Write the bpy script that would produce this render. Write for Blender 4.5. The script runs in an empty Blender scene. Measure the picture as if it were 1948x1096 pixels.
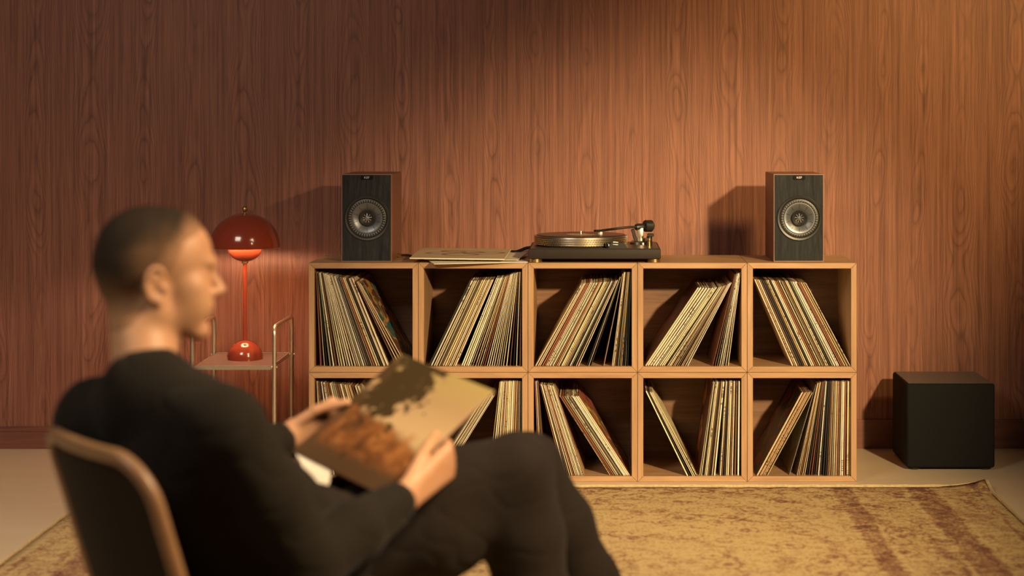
import bpy, bmesh, math, random
import numpy as np
from mathutils import Vector, Matrix, noise as mnoise

random.seed(7)
np.random.seed(7)
SC = bpy.context.scene
COL = SC.collection
R = math.radians

# ------------------------------------------------------------------ camera
# frame 1948 x 1096, principal point at pixel (1138, 230): the picture is an off-centre crop
F_PX, CAM_Z, CAM_D = 3436.0, 1.2, 6.0
cam_d = bpy.data.cameras.new('camera')
cam = bpy.data.objects.new('camera', cam_d)
COL.objects.link(cam)
cam.location = (0, -CAM_D, CAM_Z)
cam.rotation_euler = (R(90), 0, 0)
cam_d.sensor_fit = 'HORIZONTAL'
cam_d.sensor_width = 36.0
cam_d.lens = F_PX * 36.0 / 1948.0
cam_d.shift_x = -(1138 - 974) / 1948.0
cam_d.shift_y = -(548 - 230) / 1948.0
cam_d.dof.use_dof = True
cam_d.dof.focus_distance = 6.12
cam_d.dof.aperture_fstop = 1.9
cam_d.clip_end = 60
SC.camera = cam

# ------------------------------------------------------------------ world and lights
w = bpy.data.worlds.new('world')
SC.world = w
w.use_nodes = True
w.node_tree.nodes['Background'].inputs[0].default_value = (1.0, 0.78, 0.66, 1)
w.node_tree.nodes['Background'].inputs[1].default_value = 0.022


def lamp(name, kind, loc, target, energy, color, **kw):
    d = bpy.data.lights.new(name, kind)
    d.energy = energy
    d.color = color
    for k, v in kw.items():
        setattr(d, k, v)
    o = bpy.data.objects.new(name, d)
    COL.objects.link(o)
    o.location = loc
    if target is not None:
        o.rotation_euler = (Vector(target) - Vector(loc)).to_track_quat('-Z', 'Y').to_euler()
    return o


lamp('key_spot', 'SPOT', (2.15, -4.7, 2.15), (0.27, 0, 0.35), 1900, (1, 0.73, 0.38),
     spot_size=R(29), spot_blend=1.0, shadow_soft_size=0.09)
lamp('wall_spot', 'SPOT', (2.6, -2.2, 2.9), (0.98, 0.62, 1.28), 520, (1, 0.70, 0.26),
     spot_size=R(34), spot_blend=1.0, shadow_soft_size=0.25)
lamp('side_softbox', 'AREA', (1.2, -3.2, 2.5), (-0.35, -2.4, 0.4), 34, (1, 0.72, 0.44),
     shape='RECTANGLE', size=0.8, size_y=0.8, spread=R(75))
lamp('room_softbox', 'AREA', (-2.3, -4.0, 3.1), (-1.7, -1.0, 0.0), 24, (1, 0.83, 0.66),
     shape='RECTANGLE', size=1.4, size_y=1.2, spread=R(95))

SC.view_settings.view_transform = 'Standard'
SC.view_settings.look = 'None'
SC.view_settings.gamma = 1.0
SC.view_settings.use_curve_mapping = False
SC.view_settings.exposure = 0.0
try:
    SC.cycles.use_denoising = True
except Exception:
    pass


# ------------------------------------------------------------------ node helpers
class NT:
    def __init__(self, name):
        self.m = bpy.data.materials.new(name)
        self.m.use_nodes = True
        self.t = self.m.node_tree
        self.bsdf = self.t.nodes['Principled BSDF']

    def n(self, kind, **kw):
        x = self.t.nodes.new(kind)
        for k, v in kw.items():
            setattr(x, k, v)
        return x

    def set(self, sock, v):
        if isinstance(v, bpy.types.NodeSocket):
            self.t.links.new(v, sock)
        elif v is not None:
            if hasattr(sock.default_value, '__len__') and not hasattr(v, '__len__'):
                v = (v,) * len(sock.default_value)
            if hasattr(v, '__len__') and len(v) == 3 and len(sock.default_value) == 4:
                v = tuple(v) + (1,)
            sock.default_value = v

    def math(self, op, a, b=None, c=None, clamp=False):
        x = self.n('ShaderNodeMath', operation=op, use_clamp=clamp)
        self.set(x.inputs[0], a)
        if b is not None:
            self.set(x.inputs[1], b)
        if c is not None:
            self.set(x.inputs[2], c)
        return x.outputs[0]

    def coords(self, kind='Object'):
        return self.n('ShaderNodeTexCoord').outputs[kind]

    def sep(self, v):
        x = self.n('ShaderNodeSeparateXYZ')
        self.set(x.inputs[0], v)
        return x.outputs

    def comb(self, x=0.0, y=0.0, z=0.0):
        c = self.n('ShaderNodeCombineXYZ')
        self.set(c.inputs[0], x); self.set(c.inputs[1], y); self.set(c.inputs[2], z)
        return c.outputs[0]

    def vmul(self, v, s):
        x = self.n('ShaderNodeVectorMath', operation='MULTIPLY')
        self.set(x.inputs[0], v); self.set(x.inputs[1], s)
        return x.outputs[0]

    def vadd(self, v, s):
        x = self.n('ShaderNodeVectorMath', operation='ADD')
        self.set(x.inputs[0], v); self.set(x.inputs[1], s)
        return x.outputs[0]

    def noise(self, vec, scale=1.0, detail=2.0, rough=0.5, dist=0.0):
        x = self.n('ShaderNodeTexNoise')
        self.set(x.inputs['Vector'], vec)
        x.inputs['Scale'].default_value = scale
        x.inputs['Detail'].default_value = detail
        x.inputs['Roughness'].default_value = rough
        x.inputs['Distortion'].default_value = dist
        return x.outputs[0]

    def ramp(self, fac, stops, interp='LINEAR'):
        x = self.n('ShaderNodeValToRGB')
        x.color_ramp.interpolation = interp
        e = x.color_ramp.elements
        while len(e) > 1:
            e.remove(e[-1])
        for i, (p, c) in enumerate(stops):
            if not hasattr(c, '__len__'):
                c = (c, c, c)
            el = e[0] if i == 0 else e.new(p)
            el.position = p
            el.color = tuple(c) + (1,) if len(c) == 3 else c
        self.set(x.inputs[0], fac)
        return x.outputs[0]

    def mix(self, fac, a, b, blend='MIX'):
        x = self.n('ShaderNodeMix', data_type='RGBA', blend_type=blend)
        self.set(x.inputs[0], fac)
        self.set(x.inputs[6], a)
        self.set(x.inputs[7], b)
        return x.outputs[2]

    def smooth(self, v, lo, hi):
        x = self.n('ShaderNodeMapRange', interpolation_type='SMOOTHSTEP')
        self.set(x.inputs[0], v)
        x.inputs[1].default_value = lo
        x.inputs[2].default_value = hi
        return x.outputs[0]

    def bump(self, h, strength=0.2, dist=0.002):
        x = self.n('ShaderNodeBump')
        self.set(x.inputs['Height'], h)
        x.inputs['Strength'].default_value = strength
        x.inputs['Distance'].default_value = dist
        self.t.links.new(x.outputs[0], self.bsdf.inputs['Normal'])

    def out(self, color=None, rough=None, metal=None, spec=None, coat=None):
        b = self.bsdf.inputs
        if color is not None: self.set(b['Base Color'], color)
        if rough is not None: self.set(b['Roughness'], rough)
        if metal is not None: self.set(b['Metallic'], metal)
        if spec is not None: self.set(b['Specular IOR Level'], spec)
        if coat is not None:
            self.set(b['Coat Weight'], coat)
            b['Coat Roughness'].default_value = 0.08
        return self.m


def plain(name, c, rough=0.5, metal=0.0, var=0.12, scale=40, spec=None, coat=None, bump=0.0):
    t = NT(name)
    co = t.coords()
    nz = t.noise(co, scale, 4, 0.6)
    col = t.ramp(nz, [(0.25, [x * (1 - var) for x in c]), (0.75, [min(1, x * (1 + var)) for x in c])])
    if bump:
        t.bump(nz, bump, 0.001)
    return t.out(col, rough, metal, spec, coat)


def wood(name, dark, mid, light, rough=0.42, scale=1.0, contrast=1.0, spec=0.4, axis=0, bump=0.06):
    """straight grain along the local axis 0 (X) or 2 (Z)"""
    t = NT(name)
    inf = t.n('ShaderNodeObjectInfo')
    off = t.comb(t.math('MULTIPLY', inf.outputs['Random'], 13.0), t.math('MULTIPLY', inf.outputs['Random'], 7.0), t.math('MULTIPLY', inf.outputs['Random'], 5.0))
    co = t.vadd(t.coords(), off)
    s = (2.2 * scale, 26 * scale, 26 * scale) if axis == 0 else (26 * scale, 26 * scale, 2.2 * scale)
    s2 = (7 * scale, 260 * scale, 260 * scale) if axis == 0 else (260 * scale, 260 * scale, 7 * scale)
    a = t.noise(t.vmul(co, s), 1.0, 4, 0.55, 1.2)
    b = t.noise(t.vmul(co, s2), 1.0, 3, 0.6)
    v = t.math('ADD', t.math('MULTIPLY', a, 0.68), t.math('MULTIPLY', b, 0.32))
    k = 0.16 / contrast
    col = t.ramp(v, [(0.5 - k, dark), (0.5, mid), (0.5 + k, light)])
    t.bump(b, bump, 0.0008)
    return t.out(col, rough, 0, spec)


# ------------------------------------------------------------------ mesh helpers
def finish(name, bm, mat, parent=None, smooth=True, angle=35, loc=None):
    me = bpy.data.meshes.new(name)
    bmesh.ops.recalc_face_normals(bm, faces=bm.faces)
    bm.to_mesh(me)
    bm.free()
    return link(name, me, mat, parent, smooth, angle, loc)


def link(name, me, mat, parent=None, smooth=True, angle=35, loc=None):
    if smooth:
        me.polygons.foreach_set('use_smooth', [True] * len(me.polygons))
        if angle is not None:
            me.set_sharp_from_angle(angle=R(angle))
    if mat is not None and not me.materials:
        me.materials.append(mat)
    o = bpy.data.objects.new(name, me)
    COL.objects.link(o)
    if parent is not None:
        o.parent = parent
    if loc is not None:
        o.location = loc
    return o


def tag(o, label, cat, group=None):
    o['label'] = label
    o['category'] = cat
    if group:
        o['group'] = group
    return o


def empty(name, loc, label, cat, group=None, rotz=0.0):
    o = bpy.data.objects.new(name, None)
    COL.objects.link(o)
    o.location = loc
    o.rotation_euler = (0, 0, rotz)
    o.empty_display_size = 0.05
    return tag(o, label, cat, group)


def structure(o):
    o['kind'] = 'structure'
    return o


def box(bm, c, s, bevel=0.0, seg=2, rot=None):
    M = Matrix.Translation(c) @ (rot.to_4x4() if rot is not None else Matrix.Identity(4)) @ Matrix.Diagonal((s[0], s[1], s[2], 1))
    r = bmesh.ops.create_cube(bm, size=1.0, matrix=M)
    if bevel > 0:
        ed = {e for v in r['verts'] for e in v.link_edges}
        bmesh.ops.bevel(bm, geom=list(ed), offset=bevel, segments=seg, profile=0.5, affect='EDGES')


def lathe(bm, prof, n=48, M=None, closed=False):
    """prof: list of (r, z), turned about local Z"""
    M = M or Matrix.Identity(4)
    rings = []
    for r, z in prof:
        if r < 1e-6:
            rings.append([bm.verts.new(M @ Vector((0, 0, z)))])
        else:
            rings.append([bm.verts.new(M @ Vector((r * math.cos(2 * math.pi * i / n), r * math.sin(2 * math.pi * i / n), z))) for i in range(n)])
    pairs = list(zip(rings[:-1], rings[1:]))
    if closed:
        pairs.append((rings[-1], rings[0]))
    for a, b in pairs:
        for i in range(n):
            j = (i + 1) % n
            if len(a) == 1 and len(b) == 1:
                continue
            if len(a) == 1:
                bm.faces.new((a[0], b[i], b[j]))
            elif len(b) == 1:
                bm.faces.new((a[i], b[0], a[j]))
            else:
                bm.faces.new((a[i], b[i], b[j], a[j]))


def tube(bm, pts, r, n=12, closed=False, caps=True):
    pts = [Vector(p) for p in pts]
    rr = r if hasattr(r, '__len__') else [r] * len(pts)
    m = len(pts)
    rings = []
    prev = None
    for i, p in enumerate(pts):
        if closed:
            t = (pts[(i + 1) % m] - pts[i - 1]).normalized()
        else:
            t = (pts[min(i + 1, m - 1)] - pts[max(i - 1, 0)]).normalized()
        if prev is None:
            u = t.orthogonal().normalized()
        else:
            u = (prev - t * prev.dot(t)).normalized()
        prev = u
        v = t.cross(u)
        rings.append([bm.verts.new(p + (u * math.cos(2 * math.pi * k / n) + v * math.sin(2 * math.pi * k / n)) * rr[i]) for k in range(n)])
    rng = range(m if closed else m - 1)
    for i in rng:
        a, b = rings[i], rings[(i + 1) % m]
        sh = 0
        if closed and i == m - 1:
            sh = min(range(n), key=lambda s: (a[0].co - b[s].co).length)
        for k in range(n):
            bm.faces.new((a[k], a[(k + 1) % n], b[(k + 1 + sh) % n], b[(k + sh) % n]))
    if caps and not closed:
        bm.faces.new(rings[0][::-1])
        bm.faces.new(rings[-1])


def spline(pts, n=8, closed=False):
    """Catmull-Rom through pts"""
    P = [Vector(p) for p in pts]
    m = len(P)
    out = []
    for i in range(m if closed else m - 1):
        if closed:
            a, b, c, d = P[i - 1], P[i], P[(i + 1) % m], P[(i + 2) % m]
        else:
            a, b, c, d = P[max(i - 1, 0)], P[i], P[i + 1], P[min(i + 2, m - 1)]
        for k in range(n):
            t = k / n
            out.append(0.5 * ((2 * b) + (c - a) * t + (2 * a - 5 * b + 4 * c - d) * t * t + (3 * b - a - 3 * c + d) * t ** 3))
    if not closed:
        out.append(P[-1])
    return out


def prism(bm, outline, y0, y1, M=None):
    """outline of (x, z), extruded along y"""
    M = M or Matrix.Identity(4)
    a = [bm.verts.new(M @ Vector((x, y0, z))) for x, z in outline]
    b = [bm.verts.new(M @ Vector((x, y1, z))) for x, z in outline]
    n = len(a)
    bm.faces.new(a)
    bm.faces.new(b[::-1])
    for i in range(n):
        bm.faces.new((a[i], b[i], b[(i + 1) % n], a[(i + 1) % n]))


def at(px, py, d):
    """world point seen at pixel (px, py) of the 1948 x 1096 frame at depth d"""
    return Vector(((px - 1138) * d / F_PX, d - CAM_D, CAM_Z - (py - 230) * d / F_PX))


# ------------------------------------------------------------------ materials
def wall_material():
    t = NT('walnut_veneer')
    s = t.sep(t.coords())
    x, z = s[0], s[2]
    W = 0.178
    wob = t.noise(t.comb(t.math('MULTIPLY', x, 1.3), 0.0, t.math('MULTIPLY', z, 0.5)), 1.0, 2)
    tx = t.math('ADD', t.math('DIVIDE', x, W), t.math('MULTIPLY', wob, 1.5))
    i = t.math('FLOOR', tx)
    f = t.math('SUBTRACT', t.math('FRACT', tx), 0.5)
    wn = t.n('ShaderNodeTexWhiteNoise', noise_dimensions='1D')
    t.set(wn.inputs['W'], i)
    r = wn.outputs['Value']
    nz = t.noise(t.comb(t.math('MULTIPLY', f, 0.7), t.math('MULTIPLY', r, 91.0), t.math('MULTIPLY', z, 2.6)), 1.0, 2, 0.45)
    jig = t.noise(t.comb(t.math('MULTIPLY', x, 38.0), 3.0, t.math('MULTIPLY', z, 3.0)), 1.0, 2, 0.5)
    v = t.math('ADD', t.math('MULTIPLY', t.math('MULTIPLY', f, f), 5.2), t.math('MULTIPLY', nz, 1.15))
    v = t.math('ADD', v, t.math('MULTIPLY', jig, 0.10))
    rings = t.math('FRACT', t.math('MULTIPLY', v, 8.5))
    line = t.ramp(rings, [(0.0, 0.28), (0.10, 0.62), (0.55, 1.0), (0.86, 0.85), (1.0, 0.28)])
    # rings fade in and out along the sheet
    amp = t.noise(t.comb(t.math('MULTIPLY', x, 6.0), 9.0, t.math('MULTIPLY', z, 1.1)), 1.0, 2)
    line = t.mix(t.smooth(amp, 0.35, 0.85), line, (0.82, 0.82, 0.82))
    fine = t.noise(t.comb(t.math('MULTIPLY', x, 330.0), 1.0, t.math('MULTIPLY', z, 5.0)), 1.0, 3, 0.65)
    fine2 = t.noise(t.comb(t.math('MULTIPLY', x, 55.0), 5.0, t.math('MULTIPLY', z, 0.8)), 1.0, 3, 0.55)
    base = t.ramp(fine2, [(0.3, (0.255, 0.100, 0.066)), (0.5, (0.320, 0.130, 0.084)), (0.72, (0.385, 0.165, 0.105))])
    col = t.mix(0.60, base, t.mix(1.0, base, line, 'MULTIPLY'))
    mid = t.noise(t.comb(t.math('MULTIPLY', x, 120.0), 2.0, t.math('MULTIPLY', z, 1.8)), 1.0, 2, 0.55, 0.3)
    col = t.mix(1.0, col, t.ramp(mid, [(0.3, 0.72), (0.5, 1.0), (0.7, 1.16)]), 'MULTIPLY')
    pore = t.ramp(fine, [(0.30, 0.58), (0.48, 1.0), (0.7, 1.14)])
    col = t.mix(1.0, col, pore, 'MULTIPLY')
    t.bump(fine, 0.10, 0.0006)
    return t.out(col, 0.48, 0, 0.30)


M_WALL = wall_material()
M_BASE = wood('baseboard_wood', (0.15, 0.055, 0.04), (0.20, 0.075, 0.05), (0.25, 0.10, 0.065), rough=0.45)
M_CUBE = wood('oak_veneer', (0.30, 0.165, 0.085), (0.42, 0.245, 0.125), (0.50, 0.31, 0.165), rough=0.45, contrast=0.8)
M_CUBE_BACK = wood('oak_back_shaded', (0.13, 0.065, 0.038), (0.20, 0.102, 0.058), (0.26, 0.138, 0.08), rough=0.5)  # the same oak toned down; shade inside the cubes is put into its colour


def floor_material():
    t = NT('beige_screed')
    co = t.coords()
    a = t.noise(co, 0.9, 5, 0.6)
    b = t.noise(t.vmul(co, (1.2, 9.0, 1.0)), 1.0, 4, 0.6)
    c = t.noise(co, 120, 3, 0.6)
    v = t.math('ADD', t.math('MULTIPLY', a, 0.55), t.math('ADD', t.math('MULTIPLY', b, 0.3), t.math('MULTIPLY', c, 0.15)))
    col = t.ramp(v, [(0.3, (0.58, 0.455, 0.305)), (0.7, (0.70, 0.56, 0.39))])
    return t.out(col, t.ramp(a, [(0.3, 0.42), (0.7, 0.55)]), 0, 0.3)


RUG_X0, RUG_X1, RUG_Y0, RUG_Y1 = -1.61, 1.262, -3.9, -0.10


def rug_material():
    t = NT('worn_oriental_rug')
    co = t.coords()
    s = t.sep(co)
    x, y = s[0], s[1]
    ex = t.math('MINIMUM', t.math('SUBTRACT', x, RUG_X0), t.math('SUBTRACT', RUG_X1, x))
    ey = t.math('MINIMUM', t.math('SUBTRACT', y, RUG_Y0), t.math('SUBTRACT', RUG_Y1, y))
    e = ex
    wob = t.noise(co, 7.0, 4, 0.65)
    ew = t.math('ADD', e, t.math('MULTIPLY', t.math('SUBTRACT', wob, 0.5), 0.05))
    band = t.ramp(ew, [(0.0, 0.02), (0.035, 0.02), (0.045, 0.22), (0.06, -0.1), (0.075, 0.10), (0.15, 0.08), (0.165, -0.1), (0.185, 0.38), (0.255, 0.36),
                       (0.27, -0.1), (0.29, 0.12), (0.42, 0.12), (0.435, -0.1), (0.45, 0.36), (0.50, 0.34), (0.515, -0.12), (0.54, 0.05), (0.56, 0.0), (1.0, 0.0)])
    # back strip: dense small dark figures
    strip = t.math('SUBTRACT', 1.0, t.smooth(ey, 0.03, 0.20))
    # medallion rings and drawn figures
    dx = t.math('SUBTRACT', x, 0.06)
    dy = t.math('SUBTRACT', y, -1.15)
    rad = t.math('SQRT', t.math('ADD', t.math('MULTIPLY', dx, dx), t.math('MULTIPLY', t.math('MULTIPLY', dy, dy), 0.8)))
    rad = t.math('ADD', rad, t.math('MULTIPLY', t.noise(co, 5.0, 3, 0.6), 0.22))
    ring = t.ramp(t.math('FRACT', t.math('MULTIPLY', rad, 3.4)), [(0.0, 0.0), (0.40, 0.04), (0.48, 0.34), (0.55, 0.05), (0.8, 0.0), (0.88, 0.22), (0.96, 0.0)])
    vo = t.n('ShaderNodeTexVoronoi', feature='F1')
    t.set(vo.inputs['Vector'], t.vadd(t.vmul(co, (1, 0.8, 1)), t.vmul(t.n('ShaderNodeTexNoise').outputs[1], (0.06, 0.06, 0))))
    vo.inputs['Scale'].default_value = 11.0
    fig = t.ramp(vo.outputs['Distance'], [(0.0, 0.10), (0.10, 0.42), (0.20, 0.36), (0.25, 0.0), (0.36, 0.0), (0.42, 0.30), (0.50, 0.0)])
    streak = t.noise(t.vmul(co, (15, 30, 1)), 1.0, 6, 0.75)
    speck = t.noise(t.vmul(co, (1.0, 0.62, 1.0)), 105.0, 3, 0.75)
    big = t.noise(co, 2.2, 3, 0.55)
    a = t.math('ADD', band, t.math('MULTIPLY', t.math('ADD', ring, fig), 0.75))
    a = t.math('ADD', a, t.math('MULTIPLY', strip, t.math('MULTIPLY', t.smooth(streak, 0.44, 0.66), 0.42)))
    a = t.math('ADD', a, t.math('MULTIPLY', t.math('SUBTRACT', streak, 0.5), 1.35))
    a = t.math('ADD', a, t.math('MULTIPLY', t.math('SUBTRACT', speck, 0.5), 1.5))
    a = t.math('ADD', a, t.math('MULTIPLY', t.math('SUBTRACT', big, 0.5), 0.30))
    a = t.math('ADD', a, 0.13)
    col = t.ramp(a, [(0.05, (0.56, 0.415, 0.205)), (0.26, (0.48, 0.335, 0.155)), (0.50, (0.32, 0.180, 0.095)), (0.85, (0.16, 0.068, 0.048))])
    t.bump(speck, 0.5, 0.004)
    return t.out(col, 0.95, 0, 0.08)


def sleeve_material():
    """record jackets: the colour of each one is its object colour"""
    t = NT('printed_card')
    inf = t.n('ShaderNodeObjectInfo')
    co = t.coords()
    s = t.sep(co)
    rnd = inf.outputs['Random']
    base = inf.outputs['Color']
    q = t.math('MULTIPLY', rnd, 57.0)
    wear = t.noise(t.comb(q, t.math('MULTIPLY', s[1], 9.0), t.math('MULTIPLY', s[2], 26.0)), 1.0, 5, 0.7)
    col = t.mix(t.smooth(wear, 0.48, 0.80), base, t.mix(1.0, base, (0.62, 0.52, 0.42), 'MULTIPLY'))
    # the printed title on the spine: short dark dashes in two stretches of its height
    dash = t.noise(t.comb(q, 0.0, t.math('MULTIPLY', s[2], 170.0)), 1.0, 2, 0.5)
    zone = t.noise(t.comb(t.math('MULTIPLY', rnd, 31.0), 0.0, t.math('MULTIPLY', s[2], 8.0)), 1.0, 1, 0.5)
    spine = t.math('LESS_THAN', s[1], 0.004)
    ink = t.math('MULTIPLY', t.math('MULTIPLY', t.math('GREATER_THAN', dash, 0.54), t.math('GREATER_THAN', zone, 0.63)), spine)
    col = t.mix(t.math('MULTIPLY', ink, 0.72), col, (0.06, 0.045, 0.035))
    # printed cover faces: broad soft blocks of a second tone
    blk = t.noise(t.comb(q, t.math('MULTIPLY', s[1], 7.0), t.math('MULTIPLY', s[2], 7.0)), 1.0, 2, 0.4)
    face = t.math('GREATER_THAN', s[1], 0.004)
    col = t.mix(t.math('MULTIPLY', t.math('GREATER_THAN', blk, 0.52), t.math('MULTIPLY', face, 0.75)), col, (0.16, 0.075, 0.045))
    return t.out(col, 0.55, 0, 0.3)


def cover_material(name, stops, seed, scale=6.0, detail=2.0):
    """a jacket with a printed picture on its faces and a pale spine"""
    t = NT(name)
    s = t.sep(t.coords())
    nz = t.noise(t.comb(seed, t.math('MULTIPLY', s[1], scale), t.math('MULTIPLY', s[2], scale)), 1.0, detail, 0.5, 0.4)
    col = t.ramp(nz, stops, 'CONSTANT')
    col = t.mix(t.math('LESS_THAN', s[1], 0.003), col, (0.62, 0.52, 0.34))
    return t.out(col, 0.45, 0, 0.35)


M_SLEEVE = sleeve_material()
M_COVER = {
    'teal': cover_material('teal_brown_print', [(0.0, (0.17, 0.075, 0.035)), (0.44, (0.025, 0.115, 0.13)), (0.53, (0.45, 0.24, 0.07)), (0.60, (0.11, 0.05, 0.03))], 3.3, 13, 3),
    'maroon': cover_material('maroon_print', [(0.0, (0.075, 0.028, 0.02)), (0.55, (0.15, 0.055, 0.04)), (0.68, (0.035, 0.018, 0.014))], 8.1, 7),
    'orange': cover_material('orange_figures_print', [(0.0, (0.10, 0.03, 0.025)), (0.52, (0.46, 0.16, 0.06)), (0.62, (0.085, 0.028, 0.022))], 5.7, 8),
    'green': cover_material('green_red_print', [(0.0, (0.035, 0.035, 0.02)), (0.5, (0.18, 0.04, 0.03)), (0.6, (0.05, 0.045, 0.025))], 1.9, 10),
    'redyellow': cover_material('red_yellow_print', [(0.0, (0.30, 0.075, 0.045)), (0.46, (0.10, 0.06, 0.035)), (0.54, (0.50, 0.30, 0.06)), (0.62, (0.24, 0.07, 0.04))], 6.4, 12),
}

M_BLACK = plain('black_plastic', (0.018, 0.017, 0.016), 0.4)
M_BLACK_GLOSS = plain('black_gloss', (0.012, 0.011, 0.011), 0.16)
M_DARK_METAL = plain('dark_metal', (0.09, 0.085, 0.08), 0.3, 0.9)
M_GOLD = plain('brass', (0.75, 0.55, 0.26), 0.28, 1.0)
M_SILVER = plain('silver', (0.72, 0.68, 0.6), 0.28, 1.0)
M_CHROME = plain('warm_nickel', (0.84, 0.77, 0.62), 0.36, 1.0, var=0.05)
M_BRUSHED = plain('champagne_aluminium', (0.50, 0.45, 0.38), 0.36, 1.0)
M_WHITE = plain('white_card', (0.78, 0.74, 0.66), 0.6, 0, 0.05)
M_RED = plain('vermilion_enamel', (0.30, 0.050, 0.025), 0.16, 0, 0.03, coat=0.5)
M_RED_IN = plain('white_enamel_inside', (0.85, 0.70, 0.55), 0.4, 0, 0.03)
M_RUBBER = plain('rubber', (0.012, 0.012, 0.012), 0.8)

# ------------------------------------------------------------------ room shell
WALL_Y = 0.618
bm = bmesh.new()
box(bm, (0, -3.2, -0.05), (9.0, 7.9, 0.1))
structure(finish('floor', bm, floor_material(), smooth=False))
bm = bmesh.new()
box(bm, (0, WALL_Y + 0.05, 1.6), (9.0, 0.1, 3.4))
structure(finish('wall_back', bm, M_WALL, smooth=False))
# plinth strip flush with the wall beyond the shelf, moulded skirting at the other end
bm = bmesh.new()
box(bm, (2.55, WALL_Y - 0.003, 0.0532), (3.9, 0.010, 0.1064), 0.0012, 1)
structure(finish('baseboard_right', bm, M_BASE, smooth=False))
bm = bmesh.new()
prism(bm, [(0.012, 0), (-0.014, 0), (-0.014, 0.062), (-0.016, 0.066), (-0.016, 0.074), (-0.008, 0.080), (0.012, 0.080)], -2.0, 2.0,
      Matrix.Translation((-2.44, WALL_Y, 0)) @ Matrix.Rotation(R(-90), 4, 'Z') @ Matrix.Diagonal((-1, 1, 1, 1)))
structure(finish('baseboard_left', bm, M_BASE, smooth=False))

# ------------------------------------------------------------------ rug
bm = bmesh.new()
NX, NY = 96, 110
grid = []
for j in range(NY + 1):
    row = []
    for i in range(NX + 1):
        x = RUG_X0 + (RUG_X1 - RUG_X0) * i / NX
        y = RUG_Y0 + (RUG_Y1 - RUG_Y0) * j / NY
        z = 0.007 + 0.0012 * mnoise.noise((x * 3, y * 3, 0))
        dc = math.hypot(x - RUG_X1, y - RUG_Y1)
        z += 0.022 * max(0, 1 - dc / 0.13) ** 2            # the far corner curls up
        ed = min(x - RUG_X0, RUG_X1 - x, y - RUG_Y0, RUG_Y1 - y)
        if ed < 0.001 and dc > 0.13:
            z -= 0.004
        wx = 0.004 * mnoise.noise((y * 4, 2.2, 0)) if i in (0, NX) else 0
        wy = 0.004 * mnoise.noise((x * 4, 7.2, 0)) if j in (0, NY) else 0
        row.append(bm.verts.new((x + wx, y + wy, z)))
    grid.append(row)
for j in range(NY):
    for i in range(NX):
        bm.faces.new((grid[j][i], grid[j][i + 1], grid[j + 1][i + 1], grid[j + 1][i]))
rim = [e for e in bm.edges if e.is_boundary]
ex = bmesh.ops.extrude_edge_only(bm, edges=rim)
for v in [g for g in ex['geom'] if isinstance(g, bmesh.types.BMVert)]:
    v.co.z = max(0.0008, v.co.z - 0.006)
rug = empty('area_rug', (0, 0, 0), 'worn gold and brick red patterned rug lying before the record cubes', 'rug')
finish('pile', bm, rug_material(), rug, angle=None)
M_FRINGE = plain('pale_selvedge', (0.55, 0.42, 0.22), 0.9, 0, 0.25, 90)
bm = bmesh.new()
pts = [(RUG_X1 + 0.004, RUG_Y1 - 0.02 - t * 0.04, 0.006 + (0.020 * max(0, 1 - t * 0.04 / 0.12) ** 2) + 0.001 * math.sin(t * 2.1)) for t in range(94)]
tube(bm, pts, 0.0055, 6)
finish('selvedge', bm, M_FRINGE, rug)
bm = bmesh.new()
pts = [(RUG_X0 - 0.004, RUG_Y1 - 0.02 - t * 0.04, 0.006 + 0.001 * math.sin(t * 1.7)) for t in range(94)]
tube(bm, pts, 0.0055, 6)
finish('selvedge', bm, M_FRINGE, rug)

bm = bmesh.new()
pts = [(RUG_X0 + t * 0.03, RUG_Y1 + 0.003, 0.0062 + 0.018 * max(0, 1 - (RUG_X1 - RUG_X0 - t * 0.03) / 0.12) ** 2 + 0.0008 * math.sin(t * 1.9)) for t in range(96)]
tube(bm, pts, 0.0050, 6)
finish('hem', bm, M_FRINGE, rug)

# ------------------------------------------------------------------ record cubes
CU, TH, DEP = 0.3645, 0.0185, 0.352
X_L = (587 - 1138) * CAM_D / F_PX
PITCH = (1630 - 587) * CAM_D / F_PX / 5
half = PITCH / 2 - 0.0006


def panel_mesh():
    bm = bmesh.new()
    g = 0.0003
    o = [(-half + g, 0.0), (half - g, 0.0), (half - TH - g, TH), (-half + TH + g, TH)]
    prism(bm, o, 0.0, DEP)
    ed = [e for e in bm.edges if abs(e.verts[0].co.y - e.verts[1].co.y) < 1e-6 and e.verts[0].co.y < 1e-6]
    bmesh.ops.bevel(bm, geom=ed, offset=0.0009, segments=1, affect='EDGES')
    bmesh.ops.recalc_face_normals(bm, faces=bm.faces)
    me = bpy.data.meshes.new('cube_panel')
    bm.to_mesh(me)
    bm.free()
    me.materials.append(M_CUBE)
    return me


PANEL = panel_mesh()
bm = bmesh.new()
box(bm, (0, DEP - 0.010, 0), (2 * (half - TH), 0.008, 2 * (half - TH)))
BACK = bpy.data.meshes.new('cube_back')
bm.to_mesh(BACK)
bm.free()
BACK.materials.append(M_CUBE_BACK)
CUBE_LABEL = {
    (0, 1): 'open wooden record cube in the top row under the speaker beside the red lamp',
    (1, 1): 'open wooden record cube in the top row under the loose beige sleeve',
    (2, 1): 'middle wooden record cube of the top row, under the turntable platter',
    (3, 1): 'open wooden record cube in the top row under the tonearm end of the turntable',
    (4, 1): 'open wooden record cube in the top row under the speaker nearest the subwoofer',
    (0, 0): 'open wooden record cube in the bottom row nearest the chrome trolley',
    (1, 0): 'open wooden record cube in the bottom row half hidden by the held album',
    (2, 0): 'middle wooden record cube of the bottom row, behind the knee of the seated man',
    (3, 0): 'open wooden bottom-row cube with one slanting bundle of records and a wide gap',
    (4, 0): 'open wooden record cube in the bottom row beside the black subwoofer',
}
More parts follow.
